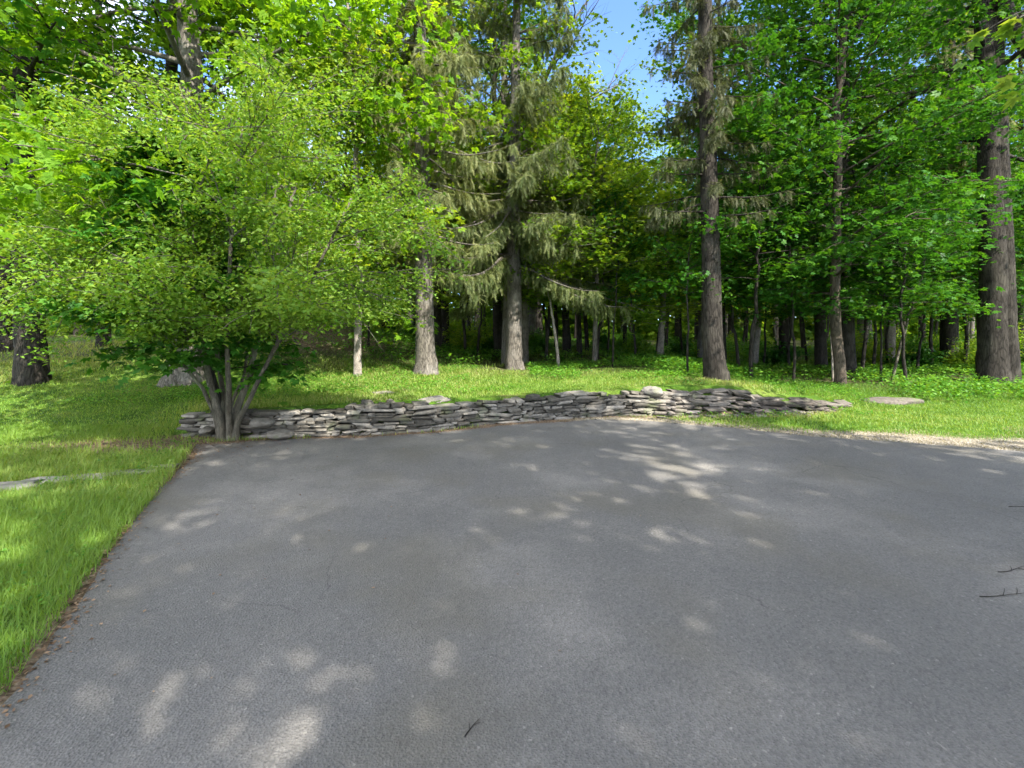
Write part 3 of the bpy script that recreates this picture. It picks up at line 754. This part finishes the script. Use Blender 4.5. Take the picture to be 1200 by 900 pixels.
# generic trunks: tall trees with high crowns
tall_a, _ = decid(120, 17, .26, 4.6, 3.7, limbs=32, subs=8, per=9, leaf=.14, spread=.30, lm=LF_DEEP, bark=BARK_D, name='woodland_tree', flare=.55)
tall_b, _ = decid(121, 15, .22, 3.4, 3.6, limbs=32, subs=8, per=9, leaf=.15, spread=.32, lm=LF_FAR, bark=BARK, name='woodland_tree', flare=.5)
pole_c, _ = decid(122, 12, .10, 2.2, 2.8, limbs=28, subs=7, per=9, leaf=.15, spread=.30, lm=LF_FAR, bark=BARK_D, name='woodland_tree', flare=.35)
spr_d = spruce(123, 17, .24, 3.2, 2.6, bark=BARK_D, dens=.8, dz=.5, nb=5, hang=.5, spray=.3)
protos_used = {}
rt = np.random.default_rng(77)
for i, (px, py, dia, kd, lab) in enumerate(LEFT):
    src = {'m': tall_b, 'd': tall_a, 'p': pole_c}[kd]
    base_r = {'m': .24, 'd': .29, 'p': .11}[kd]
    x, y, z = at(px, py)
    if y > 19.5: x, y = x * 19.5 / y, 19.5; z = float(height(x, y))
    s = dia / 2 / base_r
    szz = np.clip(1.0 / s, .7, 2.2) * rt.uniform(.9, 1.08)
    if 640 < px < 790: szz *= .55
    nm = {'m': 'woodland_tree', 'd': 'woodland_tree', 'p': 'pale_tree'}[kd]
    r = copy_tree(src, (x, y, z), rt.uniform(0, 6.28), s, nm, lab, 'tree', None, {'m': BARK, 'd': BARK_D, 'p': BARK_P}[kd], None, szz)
    if s < .85 or s > 1.3:   # keep crowns in proportion: undo the sideways squeeze for the crown
        for c in r.children:
            if c.name.startswith('crown'): c.scale = (min(1.6, .95 / s), min(1.6, .95 / s), 1)

# thin saplings in front of the wood
def sapling(seed, Hh, r0, lean, lm, nleaf=6, name='sapling', cb=1.3, Rc=1.0, bark=BARK_D, limbs=14, per=8):
    return decid(seed, Hh, r0, cb, Rc, limbs=limbs, subs=4, per=per, leaf=.10, spread=.20, lm=lm, bark=bark, lean=lean, flare=.1, sides=8, name=name, wob=.03, anch=.25)[0]
SAP = [(655, 432, 3.6, .05, (-.10, 0), 'leaning bare-stemmed pale sapling beside the young maple', BARK_P),
       (718, 431, 5.0, .03, (.02, 0), 'very thin sapling alone on the shaded grass right of centre', BARK_D),
       (806, 441, 4.2, .03, (-.02, 0), 'thin reddish sapling left of the tall dark spruce', BARK_D),
       (1023, 437, 4.5, .055, (.05, 0), 'dark sapling, left one of the three right of the slim maple', BARK_D),
       (1032, 447, 3.6, .035, (-.01, 0), 'straight thin sapling, middle one of the three right of the slim maple', BARK_D),
       (1045, 449, 4.4, .04, (.14, 0), 'mossy sapling leaning right, right one of the three by the slim maple', BARK_S),
       (1091, 436, 5.0, .06, (.01, 0), 'slim dark sapling left of the thick dark tree at right', BARK_D),
       (1135, 424, 4.5, .05, (0, 0), 'pale thin sapling just left of the massive right trunk', BARK_P),
       (976, 447, 4.0, .03, (.0, .02), 'pale whip between the rough dark tree and the slim maple', BARK_P),
       (910, 417, 5.0, .05, (0, 0), 'pale thin sapling left of the thick dark tree above the collapsed wall', BARK_P),
       (432, 408, 4.0, .04, (0, 0), 'thin sapling in shade right of the slender pale tree', BARK_D),
       ]
for k, (px, py, hh, r0, ln, lab, bk) in enumerate(SAP):
    s_ = sapling(200 + k, hh, r0, ln, LF_DEEP if k % 3 else LF_FAR, bark=bk, cb=1.9 if k else 2.2)
    setp(s_, at(px, py), 0, 1, lab)

# dead bare tree reaching above the middle
g = Geo(); rd = np.random.default_rng(9)
root = empty('bare_tree', at(613, 425))
main = curve((0, 0, -.1), (.03, 0, 1), 8.6, 16, rd, 0, .02)
tube(g, main, np.linspace(.17, .10, 16), 12, rd, .06, .4)
def bare(p, d, ln, r, depth):
    path = curve(p, d, ln, 9, rd, -.03, .10)
    tube(g, path, np.linspace(r, r * .25, 9), 6 if depth else 8)
    if depth < 3:
        for k in range(5 if depth < 2 else 4):
            t = rd.integers(2, 8); dl = nrm(path[t] - path[t - 1])
            bare(path[t], nrm(dl + rd.normal(0, .55, 3) + np.array([0, 0, .15])), ln * rd.uniform(.35, .6), r * (1 - t / 9 * .7) * .5, depth + 1)
bare(main[-1], (.35, -.1, .9), 4.5, .09, 0)
bare(main[-2], (.95, -.2, .55), 3.6, .06, 0)
bare(main[-4], (.8, .2, .6), 2.6, .04, 1)
bare(main[-3], (-.7, .1, .7), 2.6, .05, 1)
g.build('trunk', BARK, root, smooth=True)
tag(root, 'bare dead-topped tree with leafless twigs against the blue sky', 'tree')

# ------------------------------------------------------------------ small multi-stem tree in front
root = empty('multi_stem_tree', (*at(269, 516)[:2], 0))
X0, Y0 = root.location[0], root.location[1]
r_ = np.random.default_rng(300)
stems = [  # (px,py) way points, depth offset at the top, radii
    ([(262, 516), (258, 490), (250, 460), (240, 425), (232, 380), (222, 310), (205, 185)], -.3, .055),
    ([(266, 516), (264, 488), (260, 455), (254, 415), (248, 365), (240, 280), (240, 150)], .5, .042),
    ([(270, 516), (268, 486), (268, 450), (266, 410), (268, 360), (272, 270), (285, 150)], -.8, .040),
    ([(274, 516), (273, 490), (280, 470), (292, 440), (300, 400), (312, 350), (345, 215)], .1, .058),
    ([(276, 516), (278, 494), (290, 472), (304, 440), (322, 402), (352, 350), (410, 235)], -.6, .040),
    ([(268, 516), (268, 496), (272, 470), (284, 445), (290, 410), (300, 350), (330, 170)], .9, .032),
    ([(258, 516), (252, 486), (238, 455), (215, 428), (190, 403), (155, 368), (122, 338)], -.4, .030),
    ([(264, 516), (262, 490), (250, 450), (236, 410), (215, 350), (175, 280), (130, 220)], .7, .04),
]
g = Geo(); anch = []
def px3(px, py, dy, t): 
    Yd = Y0 + dy * t
    return np.array([(px - 600) / F * Yd - X0, Yd - Y0, CAM_H - (py - HZ) / F * Yd])
twigs = []
for (wp, dy, r0) in stems:
    P = np.array([px3(a, b, dy, i / (len(wp) - 1)) for i, (a, b) in enumerate(wp)])
    tt = np.linspace(0, len(wp) - 1, 22)
    Pm = np.stack([np.interp(tt, range(len(wp)), P[:, i]) for i in range(3)], -1) + np.cumsum(r_.normal(0, .006, (22, 3)), 0) * np.linspace(0, 1, 22)[:, None]
    Pm[0, 2] = -.08
    tube(g, Pm, np.interp(tt, [0, .6, 2, len(wp) - 1], [r0 * 1.5, r0 * 1.05, r0 * .85, r0 * .45]), 9, r_, .09, .35)
    # arching branches from upper half
    for k in range(19):
        i = r_.integers(11, 21); q = Pm[i] + (Pm[i] - Pm[i - 1]) * r_.uniform(0, 1)
        a = r_.uniform(0, 2 * PI); e = r_.uniform(.1, 1.2)
        out = nrm(np.array([q[0] * .5, q[1] * .5, 0])) * .5
        d = nrm(np.array([math.cos(a) * math.cos(e), math.sin(a) * math.cos(e), math.sin(e)]) + out)
        ln = r_.uniform(.9, 2.3) * (.9 if e > .5 else 1.0)
        path = curve(q, d, ln, 9, r_, .17, .06)
        if path[-1][2] < 1.75: continue
        tube(g, path, np.linspace(r0 * .3, .005, 9), 5)
        twigs.append(path)
        for j in range(8):
            t = r_.integers(2, 8); dl = nrm(path[t] - path[t - 1]); sd = nrm(dl + r_.normal(0, .75, 3) * np.array([1, 1, .5]))
            sp = curve(path[t], sd, r_.uniform(.4, 1.05), 5, r_, .25, .08)
            tube(g, sp, np.linspace(.008, .003, 5), 3)
            tq = r_.uniform(.3, 4, 7); kk = np.minimum(tq.astype(int), 3)
            anch.append(sp[kk] + (sp[kk + 1] - sp[kk]) * (tq - kk)[:, None])
A = np.concatenate(anch)
A = A[r_.uniform(0, 1, len(A)) < .62 + .6 * noise2(A[:, 0] * 1.8, A[:, 2] * 1.8, 0, 3)]
A = A[A[:, 2] > 1.35 + .55 * noise2(A[:, 0] * 2, A[:, 1] * 2, 0, 3) - .35 * np.clip(-A[:, 0] - .6, 0, 1) + .25 * np.clip(A[:, 0] - .5, 0, 1)]
g.build('trunk', BARK_S, root, smooth=True)
V, T, rn = leaves(r_, A, 16, .105, .064, T_OVAL, .55, .4, .55, .3)
build('crown', V, [T], LF_SMALL, root, rn)
print('small tree leaves', len(A) * 11, 'z range', A[:, 2].min(), A[:, 2].max(), 'x', A[:, 0].min(), A[:, 0].max())
tag(root, 'multi-stem tree with fine yellow green leaves at left end of stone wall', 'tree')

dk, _ = decid(301, 3.9, .03, .9, 1.35, limbs=30, subs=6, per=13, leaf=.12, spread=.17, lm=LF_DEEP, bark=BARK_D, name='maple_sapling', flare=.1, sides=8, anch=.25, lean=(-.05, -.12))
setp(dk, (X0 - .12, Y0 + .18, 0), 0, 1, 'dark green maple sapling growing through the multi-stem tree')

# ------------------------------------------------------------------ wood behind
far_labels = {
    0: ('dark trunked broadleaf tree deep in the wood', 'broadleaf trees deep in the wood'),
    1: ('brown trunked leafy tree deep in the wood', 'brown leafy trees deep in the wood'),
    2: ('thin pole-like tree deep in the wood', 'thin poles deep in the wood'),
    3: ('olive spruce deep in the wood', 'spruces deep in the wood')}
rf = np.random.default_rng(500)
placed = [(r.location[0], r.location[1]) for r in bpy.data.objects if r.type == 'EMPTY' and r.parent is None and r.location[1] > 5]
cnt = 0; tries = 0
first = {}
while cnt < 100 and tries < 6000:
    tries += 1
    y = 16.5 + 33 * rf.uniform() ** 1.1; x = rf.uniform(-1.25, 1.25) * y
    if x < -4.5 and y < 21: continue
    px = 600 + x / y * F
    if min((x - a) ** 2 + (y - b) ** 2 for a, b in placed) < (1.7 if y < 26 else 2.2) ** 2: continue
    kd = rf.choice([0, 1, 2, 3], p=[.26, .28, .34, .12])
    s = rf.uniform(.8, 1.15)
    gap = 650 < px < 755 and y > 14
    if gap:
        kd = 2; s = .9 + (y - 15) * .012
    src = [tall_a, tall_b, pole_c, spr_d][kd]
    lab, grp = far_labels[kd]
    z = float(height(x, y))
    if kd not in first:
        first[kd] = 1; setp(src, (x, y, z), rf.uniform(0, 6.28), s, lab, 'tree', grp)
    else:
        copy_tree(src, (x, y, z), rf.uniform(0, 6.28), s, 'spruce_tree' if kd == 3 else 'woodland_tree', lab, 'tree', grp, None, None)
    placed.append((x, y)); cnt += 1
print('far trees', cnt)

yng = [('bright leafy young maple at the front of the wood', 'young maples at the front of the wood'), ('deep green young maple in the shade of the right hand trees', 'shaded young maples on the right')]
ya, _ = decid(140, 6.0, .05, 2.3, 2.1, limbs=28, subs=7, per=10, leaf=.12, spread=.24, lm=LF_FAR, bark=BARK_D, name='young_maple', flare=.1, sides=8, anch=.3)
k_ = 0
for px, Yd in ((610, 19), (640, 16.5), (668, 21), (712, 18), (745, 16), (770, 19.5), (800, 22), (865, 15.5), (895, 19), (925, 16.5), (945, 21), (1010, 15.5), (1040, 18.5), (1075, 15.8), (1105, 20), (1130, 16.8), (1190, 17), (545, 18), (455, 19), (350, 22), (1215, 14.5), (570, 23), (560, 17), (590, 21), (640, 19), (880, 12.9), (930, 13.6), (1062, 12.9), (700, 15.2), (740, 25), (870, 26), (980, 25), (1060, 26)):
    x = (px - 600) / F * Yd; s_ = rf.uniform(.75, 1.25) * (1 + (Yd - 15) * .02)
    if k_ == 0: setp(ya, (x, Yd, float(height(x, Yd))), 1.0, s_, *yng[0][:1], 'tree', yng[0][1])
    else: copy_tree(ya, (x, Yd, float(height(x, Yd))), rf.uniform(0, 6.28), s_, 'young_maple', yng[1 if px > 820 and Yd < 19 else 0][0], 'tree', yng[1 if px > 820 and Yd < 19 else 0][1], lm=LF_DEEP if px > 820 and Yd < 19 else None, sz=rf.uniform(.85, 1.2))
    k_ += 1

# shrubs of the understorey
def shrub(seed, lm, h=1.2, w=.9, n=90, leaf=.10, name='shrub', tpl=T_OVAL, per=14):
    r_ = np.random.default_rng(seed); root = empty(name, (0, 0, 0)); g = Geo(); an = []
    for k in range(n // 5):
        a = r_.uniform(0, 6.28); e = r_.uniform(.4, 1.45)
        p = curve((r_.normal(0, .08), r_.normal(0, .08), -.03), (math.cos(a) * math.cos(e), math.sin(a) * math.cos(e), math.sin(e)), h * r_.uniform(.6, 1.1), 6, r_, .25, .1)
        tube(g, p, np.linspace(.012, .003, 6), 4); an.append(p[1:]); an.append((p[1:-1] + p[2:]) / 2)
    A = np.concatenate(an); A[:, :2] *= w
    g.build('stems', BARK_S, root)
    V, T, rn = leaves(r_, A, per, .14, leaf, tpl, .6, .2, .7); build('foliage', V, [T], lm, root, rn)
    return root
sh = [shrub(400, LF_WEED), shrub(401, LF_FAR, 1.5, 1, 110, .11), shrub(402, LF_DEEP, 1.1, 1.1, 90, .12, tpl=T_MAPLE, per=8)]
slabs = [('low weedy green shrub on the woodland floor', 'low shrubs on the woodland floor'), ('loose yellow green bush on the woodland floor', 'yellow green bushes on the woodland floor'),
         ('dark leafy seedling bush on the woodland floor', 'dark seedling bushes on the woodland floor')]
fs = set(); c2 = 0
while c2 < 115:
    y = 17 + 21 * rf.uniform() ** 1.2; x = rf.uniform(-1.15, 1.15) * y
    px = 600 + x / y * F
    if px < 780 and y < 19: continue
    if x < -3 and y < 22: continue
    k = rf.choice(3, p=[.4, .35, .25])
    z = float(height(x, y)); s = rf.uniform(.6, 1.25)
    if k not in fs: fs.add(k); setp(sh[k], (x, y, z), rf.uniform(0, 6), s, slabs[k][0], 'shrub', slabs[k][1])
    else: copy_tree(sh[k], (x, y, z), rf.uniform(0, 6), s, 'shrub', slabs[k][0], 'shrub', slabs[k][1])
    c2 += 1

# distant mass of the wood
r_ = np.random.default_rng(600)
n = 60000
yy = r_.uniform(50, 62, n); xx = r_.uniform(-78, 78, n)
prof = (13 + 3 * noise2(xx * .6, yy, 0, 3)) * (1 - .3 * np.exp(-((xx / yy - .2) / .12) ** 2))
zz_ = r_.uniform(0, 1, n) ** 1.5 * prof
P = np.stack([xx, yy, zz_ + height(xx, yy)], -1)
a = r_.uniform(0, 6.28, n)
V, T, rn = scatter(T_MAPLE, P, np.stack([np.cos(a), np.sin(a), r_.normal(-.3, .3, n)], -1), np.array([0, -.3, 1.]) + r_.normal(0, .6, (n, 3)), r_.uniform(.5, 1.0, n), r_.uniform(0, 1, n))
tag(build('distant_foliage', V, [T], LF_FAR, None, rn), kind='stuff', label='far off mass of woodland foliage closing the view', cat='foliage')

# ------------------------------------------------------------------ trees behind and beside the camera (they shade the asphalt)
shade, _ = decid(130, 15, .3, 5.0, 4.9, limbs=38, subs=8, per=9, leaf=.22, spread=.34, lm=LF_DEEP, bark=BARK, name='yard_tree')
setp(shade, (8.1, -4.2, 0), 2.9, 1.0, 'broad shade tree behind the viewer near the driveway', 'tree')
for (x, y, a, s) in ((3.4, -5.0, 2.2, .95), (12.8, -5.4, 4.0, .95), (6.6, -11.0, 5.1, .9), (17.0, -6.5, 1.0, .95), (12.5, -12.0, 3.0, .92)):
    copy_tree(shade, (x, y, 0), a, s, 'yard_tree', 'broad shade tree behind the viewer near the driveway', 'tree')
for ob in bpy.data.objects:
    if ob.name.startswith('yard_tree'): ob['group'] = 'shade trees behind the viewer'

# maple beside the driveway whose branch hangs into the upper right corner
root = empty('maple_tree', (7.3, 4.1, .02)); g = Geo(); q = np.random.default_rng(66)
tr_ = curve((0, 0, -.1), (.02, 0, 1), 9.5, 14, q, 0, .03); tube(g, tr_, np.linspace(.16, .03, 14), 10, q, .05, .5)
an = []
for k in range(22):
    p0 = tr_[5 + k % 8] if k > 3 else tr_[6] + np.array([0, 0, .12 * k])
    a_ = 2.95 + .14 * k if k < 4 else q.uniform(-1.8, 1.8)
    ln = (2.75 - .25 * k) if k < 4 else q.uniform(1.3, 2.6)
    b_ = curve(p0, (math.cos(a_), math.sin(a_), .18 if k < 4 else .4), ln, 9, q, .03, .05); tube(g, b_, np.linspace(.035, .006, 9), 5)
    for t in range(3, 9):
        c_ = curve(b_[t], nrm(b_[t] - b_[t - 1]) + q.normal(0, .7, 3) * np.array([1, 1, .4]), q.uniform(.3, .7), 5, q, .2, .08); tube(g, c_, np.linspace(.007, .003, 5), 4); an.append(c_[1:])
    an.append(b_[-2:])
g.build('trunk', BARK, root, smooth=True)
V, T, rn = leaves(q, np.concatenate(an), 3, .10, .14, T_MAPLE, .4, .4, .4, .3); build('crown', V, [T], LF_SMALL, root, rn)
tag(root, 'maple whose bright broad leaves hang into the upper right corner', 'tree')

# ------------------------------------------------------------------ grass
def in_view(x, y, m=.08): return (np.abs(x) < (1.075 + m) * y + .1) & (y > .9)
def blades(seed, n, xr, yr, ln, wd, keep, lean=.35, powr=1.0):
    r_ = np.random.default_rng(seed)
    y = yr[0] + (yr[1] - yr[0]) * r_.uniform(0, 1, n) ** powr; x = r_.uniform(*xr, n)
    if powr != 1.0 or True:
        x = np.clip(x, *xr)
    k = in_view(x, y); x, y = x[k], y[k]
    d = edge_dist(x, y); k = keep(x, y, d, r_); x, y, d = x[k], y[k], d[k]
    m = len(x)
    P = np.stack([x, y, height(x, y) + .008], -1)
    a = r_.uniform(0, 6.28, m); tl = np.abs(r_.normal(0, lean, m))
    D_ = np.stack([np.cos(a) * tl, np.sin(a) * tl, np.ones(m)], -1)
    N = np.stack([np.cos(a), np.sin(a), np.zeros(m)], -1)
    nz = np.clip(.5 + noise2(x * 1.3, y * 1.3, 0, 4) * .9, 0, 1)
    S = ln * r_.uniform(.45, 1.2, m) * (.7 + .6 * nz)
    pt = np.clip(.5 + noise2(x * .8 + 5, y * .8 - 3, 0, 3) * 1.6, 0, 1)
    rn = np.clip(.45 * r_.uniform(0, 1, m) + .25 * nz + .38 * pt, 0, 1)
    return scatter(T_BLADE, P, D_, N, S, rn, wd * r_.uniform(.7, 1.3, m))
def wall_clear(x, y):
    yw = np.interp(x, WX, WY, left=-99, right=-99)
    return ~((y > yw - .06) & (y < yw + np.where(x > 2.5, .85, .5)) & (x > -5.3) & (x < 7.1))
def keep_left(x, y, d, r):
    t = noise2(x * 2, y * 2, 1, 4)
    return (d > .0 + .17 * (t + .45) * r.uniform(0, 1, len(x))) & (x < 0) & wall_clear(x, y) & (r.uniform(0, 1, len(x)) > .95 * np.exp(-((x + 5.5) / 1.6) ** 2 - ((y - 6.75) / .5) ** 2)) & (r.uniform(0, 1, len(x)) < .75 + 1.5 * t)
def keep_far(x, y, d, r):
    t = noise2(x * 1.7, y * 1.7, 0, 4)
    g = np.interp(x, [-2, 1.0, 2.5, 5, 7, 10], [0, .12, .4, .55, .8, .9])
    p = ss((d - g * .4 + t * .5) / (g * .7 + .05))
    mound = np.exp(-((x + 6.3) / 2.4) ** 2 - ((y - 15.5) / 2.6) ** 2)
    return (d > .03) & (r.uniform(0, 1, len(x)) < p * (1 - .85 * mound)) & (wall_clear(x, y) | (r.uniform(0, 1, len(x)) < .04))
FL = [at(*p)[:2] for p in ((12, 573), (52, 567), (108, 562), (160, 556), (186, 550))]; FW = (.36, .24, .10, .14, .10)
def off_flags(x, y, r):
    k = np.ones(len(x), bool)
    for (a, b), w in zip(FL, FW): k &= ((x - a) / w) ** 2 + ((y - b + .02) / (w * .62)) ** 2 > r.uniform(.55, 1.15, len(x))
    return k
_kl = keep_left
def keep_left(x, y, d, r): return _kl(x, y, d, r) & off_flags(x, y, r)
parts = [blades(700, 150000, (-5.0, -1.2), (1.2, 4.6), .080, .0045, keep_left, .5),
         blades(705, 9000, (-5.0, -1.2), (1.2, 6), .15, .0035, keep_left, .3),
         blades(701, 110000, (-8.5, -3), (4.4, 8.0), .075, .006, keep_left, .4),
         blades(702, 210000, (-14, 14), (6.0, 13.5), .07, .010, lambda x, y, d, r: keep_far(x, y, d, r) & ((x > -4) | (y > 7.6)), .45),
         blades(703, 90000, (-26, 26), (12.5, 24), .12, .014, lambda x, y, d, r: keep_far(x, y, d, r) & (noise2(x * 1.4, y * 1.4, 0, 4) + r.normal(0, .2, len(x)) > -.1 + .3 * (x > -3)), .5)]
V = []; T = []; A_ = []; o_ = 0
for q_, (v, t, a) in enumerate(parts): V.append(v); T.append(t + o_); A_.append(a * (.72 if q_ < 2 else .85 if q_ == 2 else 1)); o_ += len(v)  # near blades tinted less yellow: the shade there is put into their colour
tag(build('grass', np.concatenate(V), [np.concatenate(T)], GRASS, None, np.concatenate(A_)), kind='stuff', label='green grass of the lawn and the woodland floor', cat='grass')

# broad-leaved weeds and clover
def weeds(seed, n, xr, yr, size, hgt, keep, tpl=T_OVAL):
    r_ = np.random.default_rng(seed)
    x = r_.uniform(*xr, n); y = r_.uniform(*yr, n); k = in_view(x, y); x, y = x[k], y[k]
    d = edge_dist(x, y); k = keep(x, y, d, r_); x, y = x[k], y[k]
    x = np.repeat(x, 6) + r_.normal(0, size * .9, len(x) * 6); y = np.repeat(y, 6) + r_.normal(0, size * .9, len(y) * 6); m = len(x)
    P = np.stack([x, y, height(x, y) + hgt * r_.uniform(.25, 1, m)], -1); a = r_.uniform(0, 6.28, m)
    return scatter(tpl, P, np.stack([np.cos(a), np.sin(a), r_.normal(.1, .3, m)], -1), np.array([0, 0, 1.]) + r_.normal(0, .4, (m, 3)), size * r_.uniform(.6, 1.2, m), r_.uniform(0, 1, m))
parts = [weeds(713, 9000, (3.2, 22), (10.6, 17), .085, .30, lambda x, y, d, r: (y > 11.3 + .5 * noise2(x * 1.5, y, 0, 4) * 3) & (noise2(x * 1.6, y * 1.6, 0, 4) + r.normal(0, .12, len(x)) > -.05)),
         weeds(714, 2500, (.5, 4.5), (11.2, 15), .06, .16, lambda x, y, d, r: noise2(x * 2, y * 2, 0, 4) + r.normal(0, .1, len(x)) > .05),
         weeds(710, 2400, (-5, -1.2), (1.4, 7), .032, .07, lambda x, y, d, r: (d > .08) & (x < 0)),
         weeds(711, 9000, (-10, 16), (9, 15), .05, .10, lambda x, y, d, r: (d > .5) & wall_clear(x, y) & (noise2(x, y, 0, 3) > -.05)),
         weeds(712, 16000, (-6, 30), (13.5, 32), .10, .32, lambda x, y, d, r: (noise2(x, y, 0, 3) + (x > 3) * .15 > -.1) & (r.uniform(0, 1, len(x)) < ss((y - 12.5) / 3)))]
V = []; T = []; A_ = []; o_ = 0
for v, t, a in parts: V.append(v); T.append(t + o_); A_.append(a); o_ += len(v)
tag(build('undergrowth', np.concatenate(V), [np.concatenate(T)], LF_WEED, None, np.concatenate(A_)), kind='stuff', label='broad-leaved weeds in the lawn and under the trees', cat='undergrowth')

def keep_verge(x, y, d, r):
    g = np.interp(x, [1.0, 2.5, 5, 7, 10], [.2, .5, .8, 1.25, 1.5])
    return (d > -.02) & (d < g * (1.0 + noise2(x * 2, y * 2, 0, 4))) & (x > .8)
v, t, a = blades(706, 90000, (.8, 13), (5.0, 10), .045, .006, keep_verge, .9)
STRAW = leaf_mat('straw', [(0, (.16, .13, .06)), (.4, (.30, .25, .13)), (.8, (.42, .36, .22)), (1, (.22, .30, .05))], .2, (1, 1, 1, 1))
tag(build('dry_grass', v, [t], STRAW, None, a), kind='stuff', label='bleached dry grass on the verge past the asphalt', cat='dry grass')

# dry leaves along the asphalt edge and at the wall foot
r_ = np.random.default_rng(720)
LE = AD[(AD[:, 0] < 1.0) & (AD[:, 1] > .8)]
n = 2600; k = r_.integers(0, len(LE), n)
P2 = LE[k] + r_.normal(0, 1, (n, 2)) * np.array([.05, .05]) 
sc2 = r_.uniform(0, 1, n) < .06
P2 = np.where(sc2[:, None], P2 + np.abs(r_.normal(0, 1.6, (n, 2))) * np.array([1, .3]), P2)
m2 = 900
xw = r_.uniform(-5.6, 2.6, m2); P3 = np.stack([xw, np.interp(xw, WX, WY) - np.abs(r_.normal(0, .10, m2))], -1)
m3 = 3200; P4 = np.stack([r_.normal(-5.5, 1.0, m3), r_.normal(6.8, .4, m3)], -1)
m4 = 2500; P5 = np.stack([r_.normal(-6.3, 1.8, m4), r_.normal(15.5, 1.8, m4)], -1)
P6 = np.concatenate([P2, P3, P4]); sz6 = np.full(len(P6), .022)
P6 = np.concatenate([P6, P5]); sz6 = np.concatenate([sz6, np.full(m4, .06)])
dd_ = edge_dist(P6[:, 0], P6[:, 1])
P = np.stack([P6[:, 0], P6[:, 1], np.where(dd_ < 0, .012, height(P6[:, 0], P6[:, 1]) + .022)], -1)
a = r_.uniform(0, 6.28, len(P))
V, T, rn = scatter(T_OVAL, P, np.stack([np.cos(a), np.sin(a), r_.normal(0, .15, len(P))], -1), np.array([0, 0, 1.]) + r_.normal(0, .25, (len(P), 3)), sz6 * r_.uniform(.5, 1.4, len(P)), r_.uniform(0, 1, len(P)))
tag(build('leaf_litter', V, [T], DRY, None, rn), kind='stuff', label='dry brown leaves along the asphalt edge and wall foot', cat='leaf litter')

# pebbles at the gravelly far edge
g = Geo()
for k in range(1500):
    x = r_.uniform(1.0, 11); y = np.interp(x, AE[13:22, 0], AE[13:22, 1]) + abs(r_.normal(0, .32)) - .02
    if noise2(x * 2, y * 2, 0, 3) + r_.normal(0, .15) < .0: continue
    s = r_.uniform(.008, .026)
    stone(g, r_, (x, y, float(height(x, y)) + .012), (s * 1.4, s, s * .6), r_.uniform(0, 3), a=r_.uniform(.3, 1), rnd=.6)
tag(g.build('gravel', STONE), kind='stuff', label='small pale stones on the verge past the asphalt', cat='gravel')

# twigs dropped on the asphalt
def twig(px, py, ln, rz, label, seed):
    x, y = (px - 600) / F * (CAM_H * F / (py - HZ)), CAM_H * F / (py - HZ)
    g = Geo(); q = np.random.default_rng(seed)
    p = curve((0, 0, 0), (1, 0, 0), ln, 9, q, 0, .10); p[:, 2] = .004 + np.abs(p[:, 2]) * .15
    tube(g, p, np.linspace(.0028, .001, 9), 5)
    for t in (3, 5): 
        b = curve(p[t], (1, q.choice([-1, 1]) * .8, 0), ln * .3, 5, q, 0, .1); b[:, 2] = .004 + np.abs(b[:, 2]) * .1; tube(g, b, np.linspace(.0022, .001, 5), 4)
    ob = g.build('twig', BARK_D, loc=(x, y, .007)); ob.rotation_euler = (0, 0, rz); tag(ob, label, 'twig', 'twigs on the asphalt')
twig(1148, 701, .40, -.12, 'long dark curved twig on the asphalt near the right edge', 1)
twig(1170, 672, .30, .05, 'thin twig on the asphalt above the long curved one', 2)
twig(1182, 595, .30, .3, 'short crooked twig highest at the right side of the asphalt', 3)
twig(545, 866, .10, 1.2, 'tiny twig on the asphalt at the bottom middle', 4)
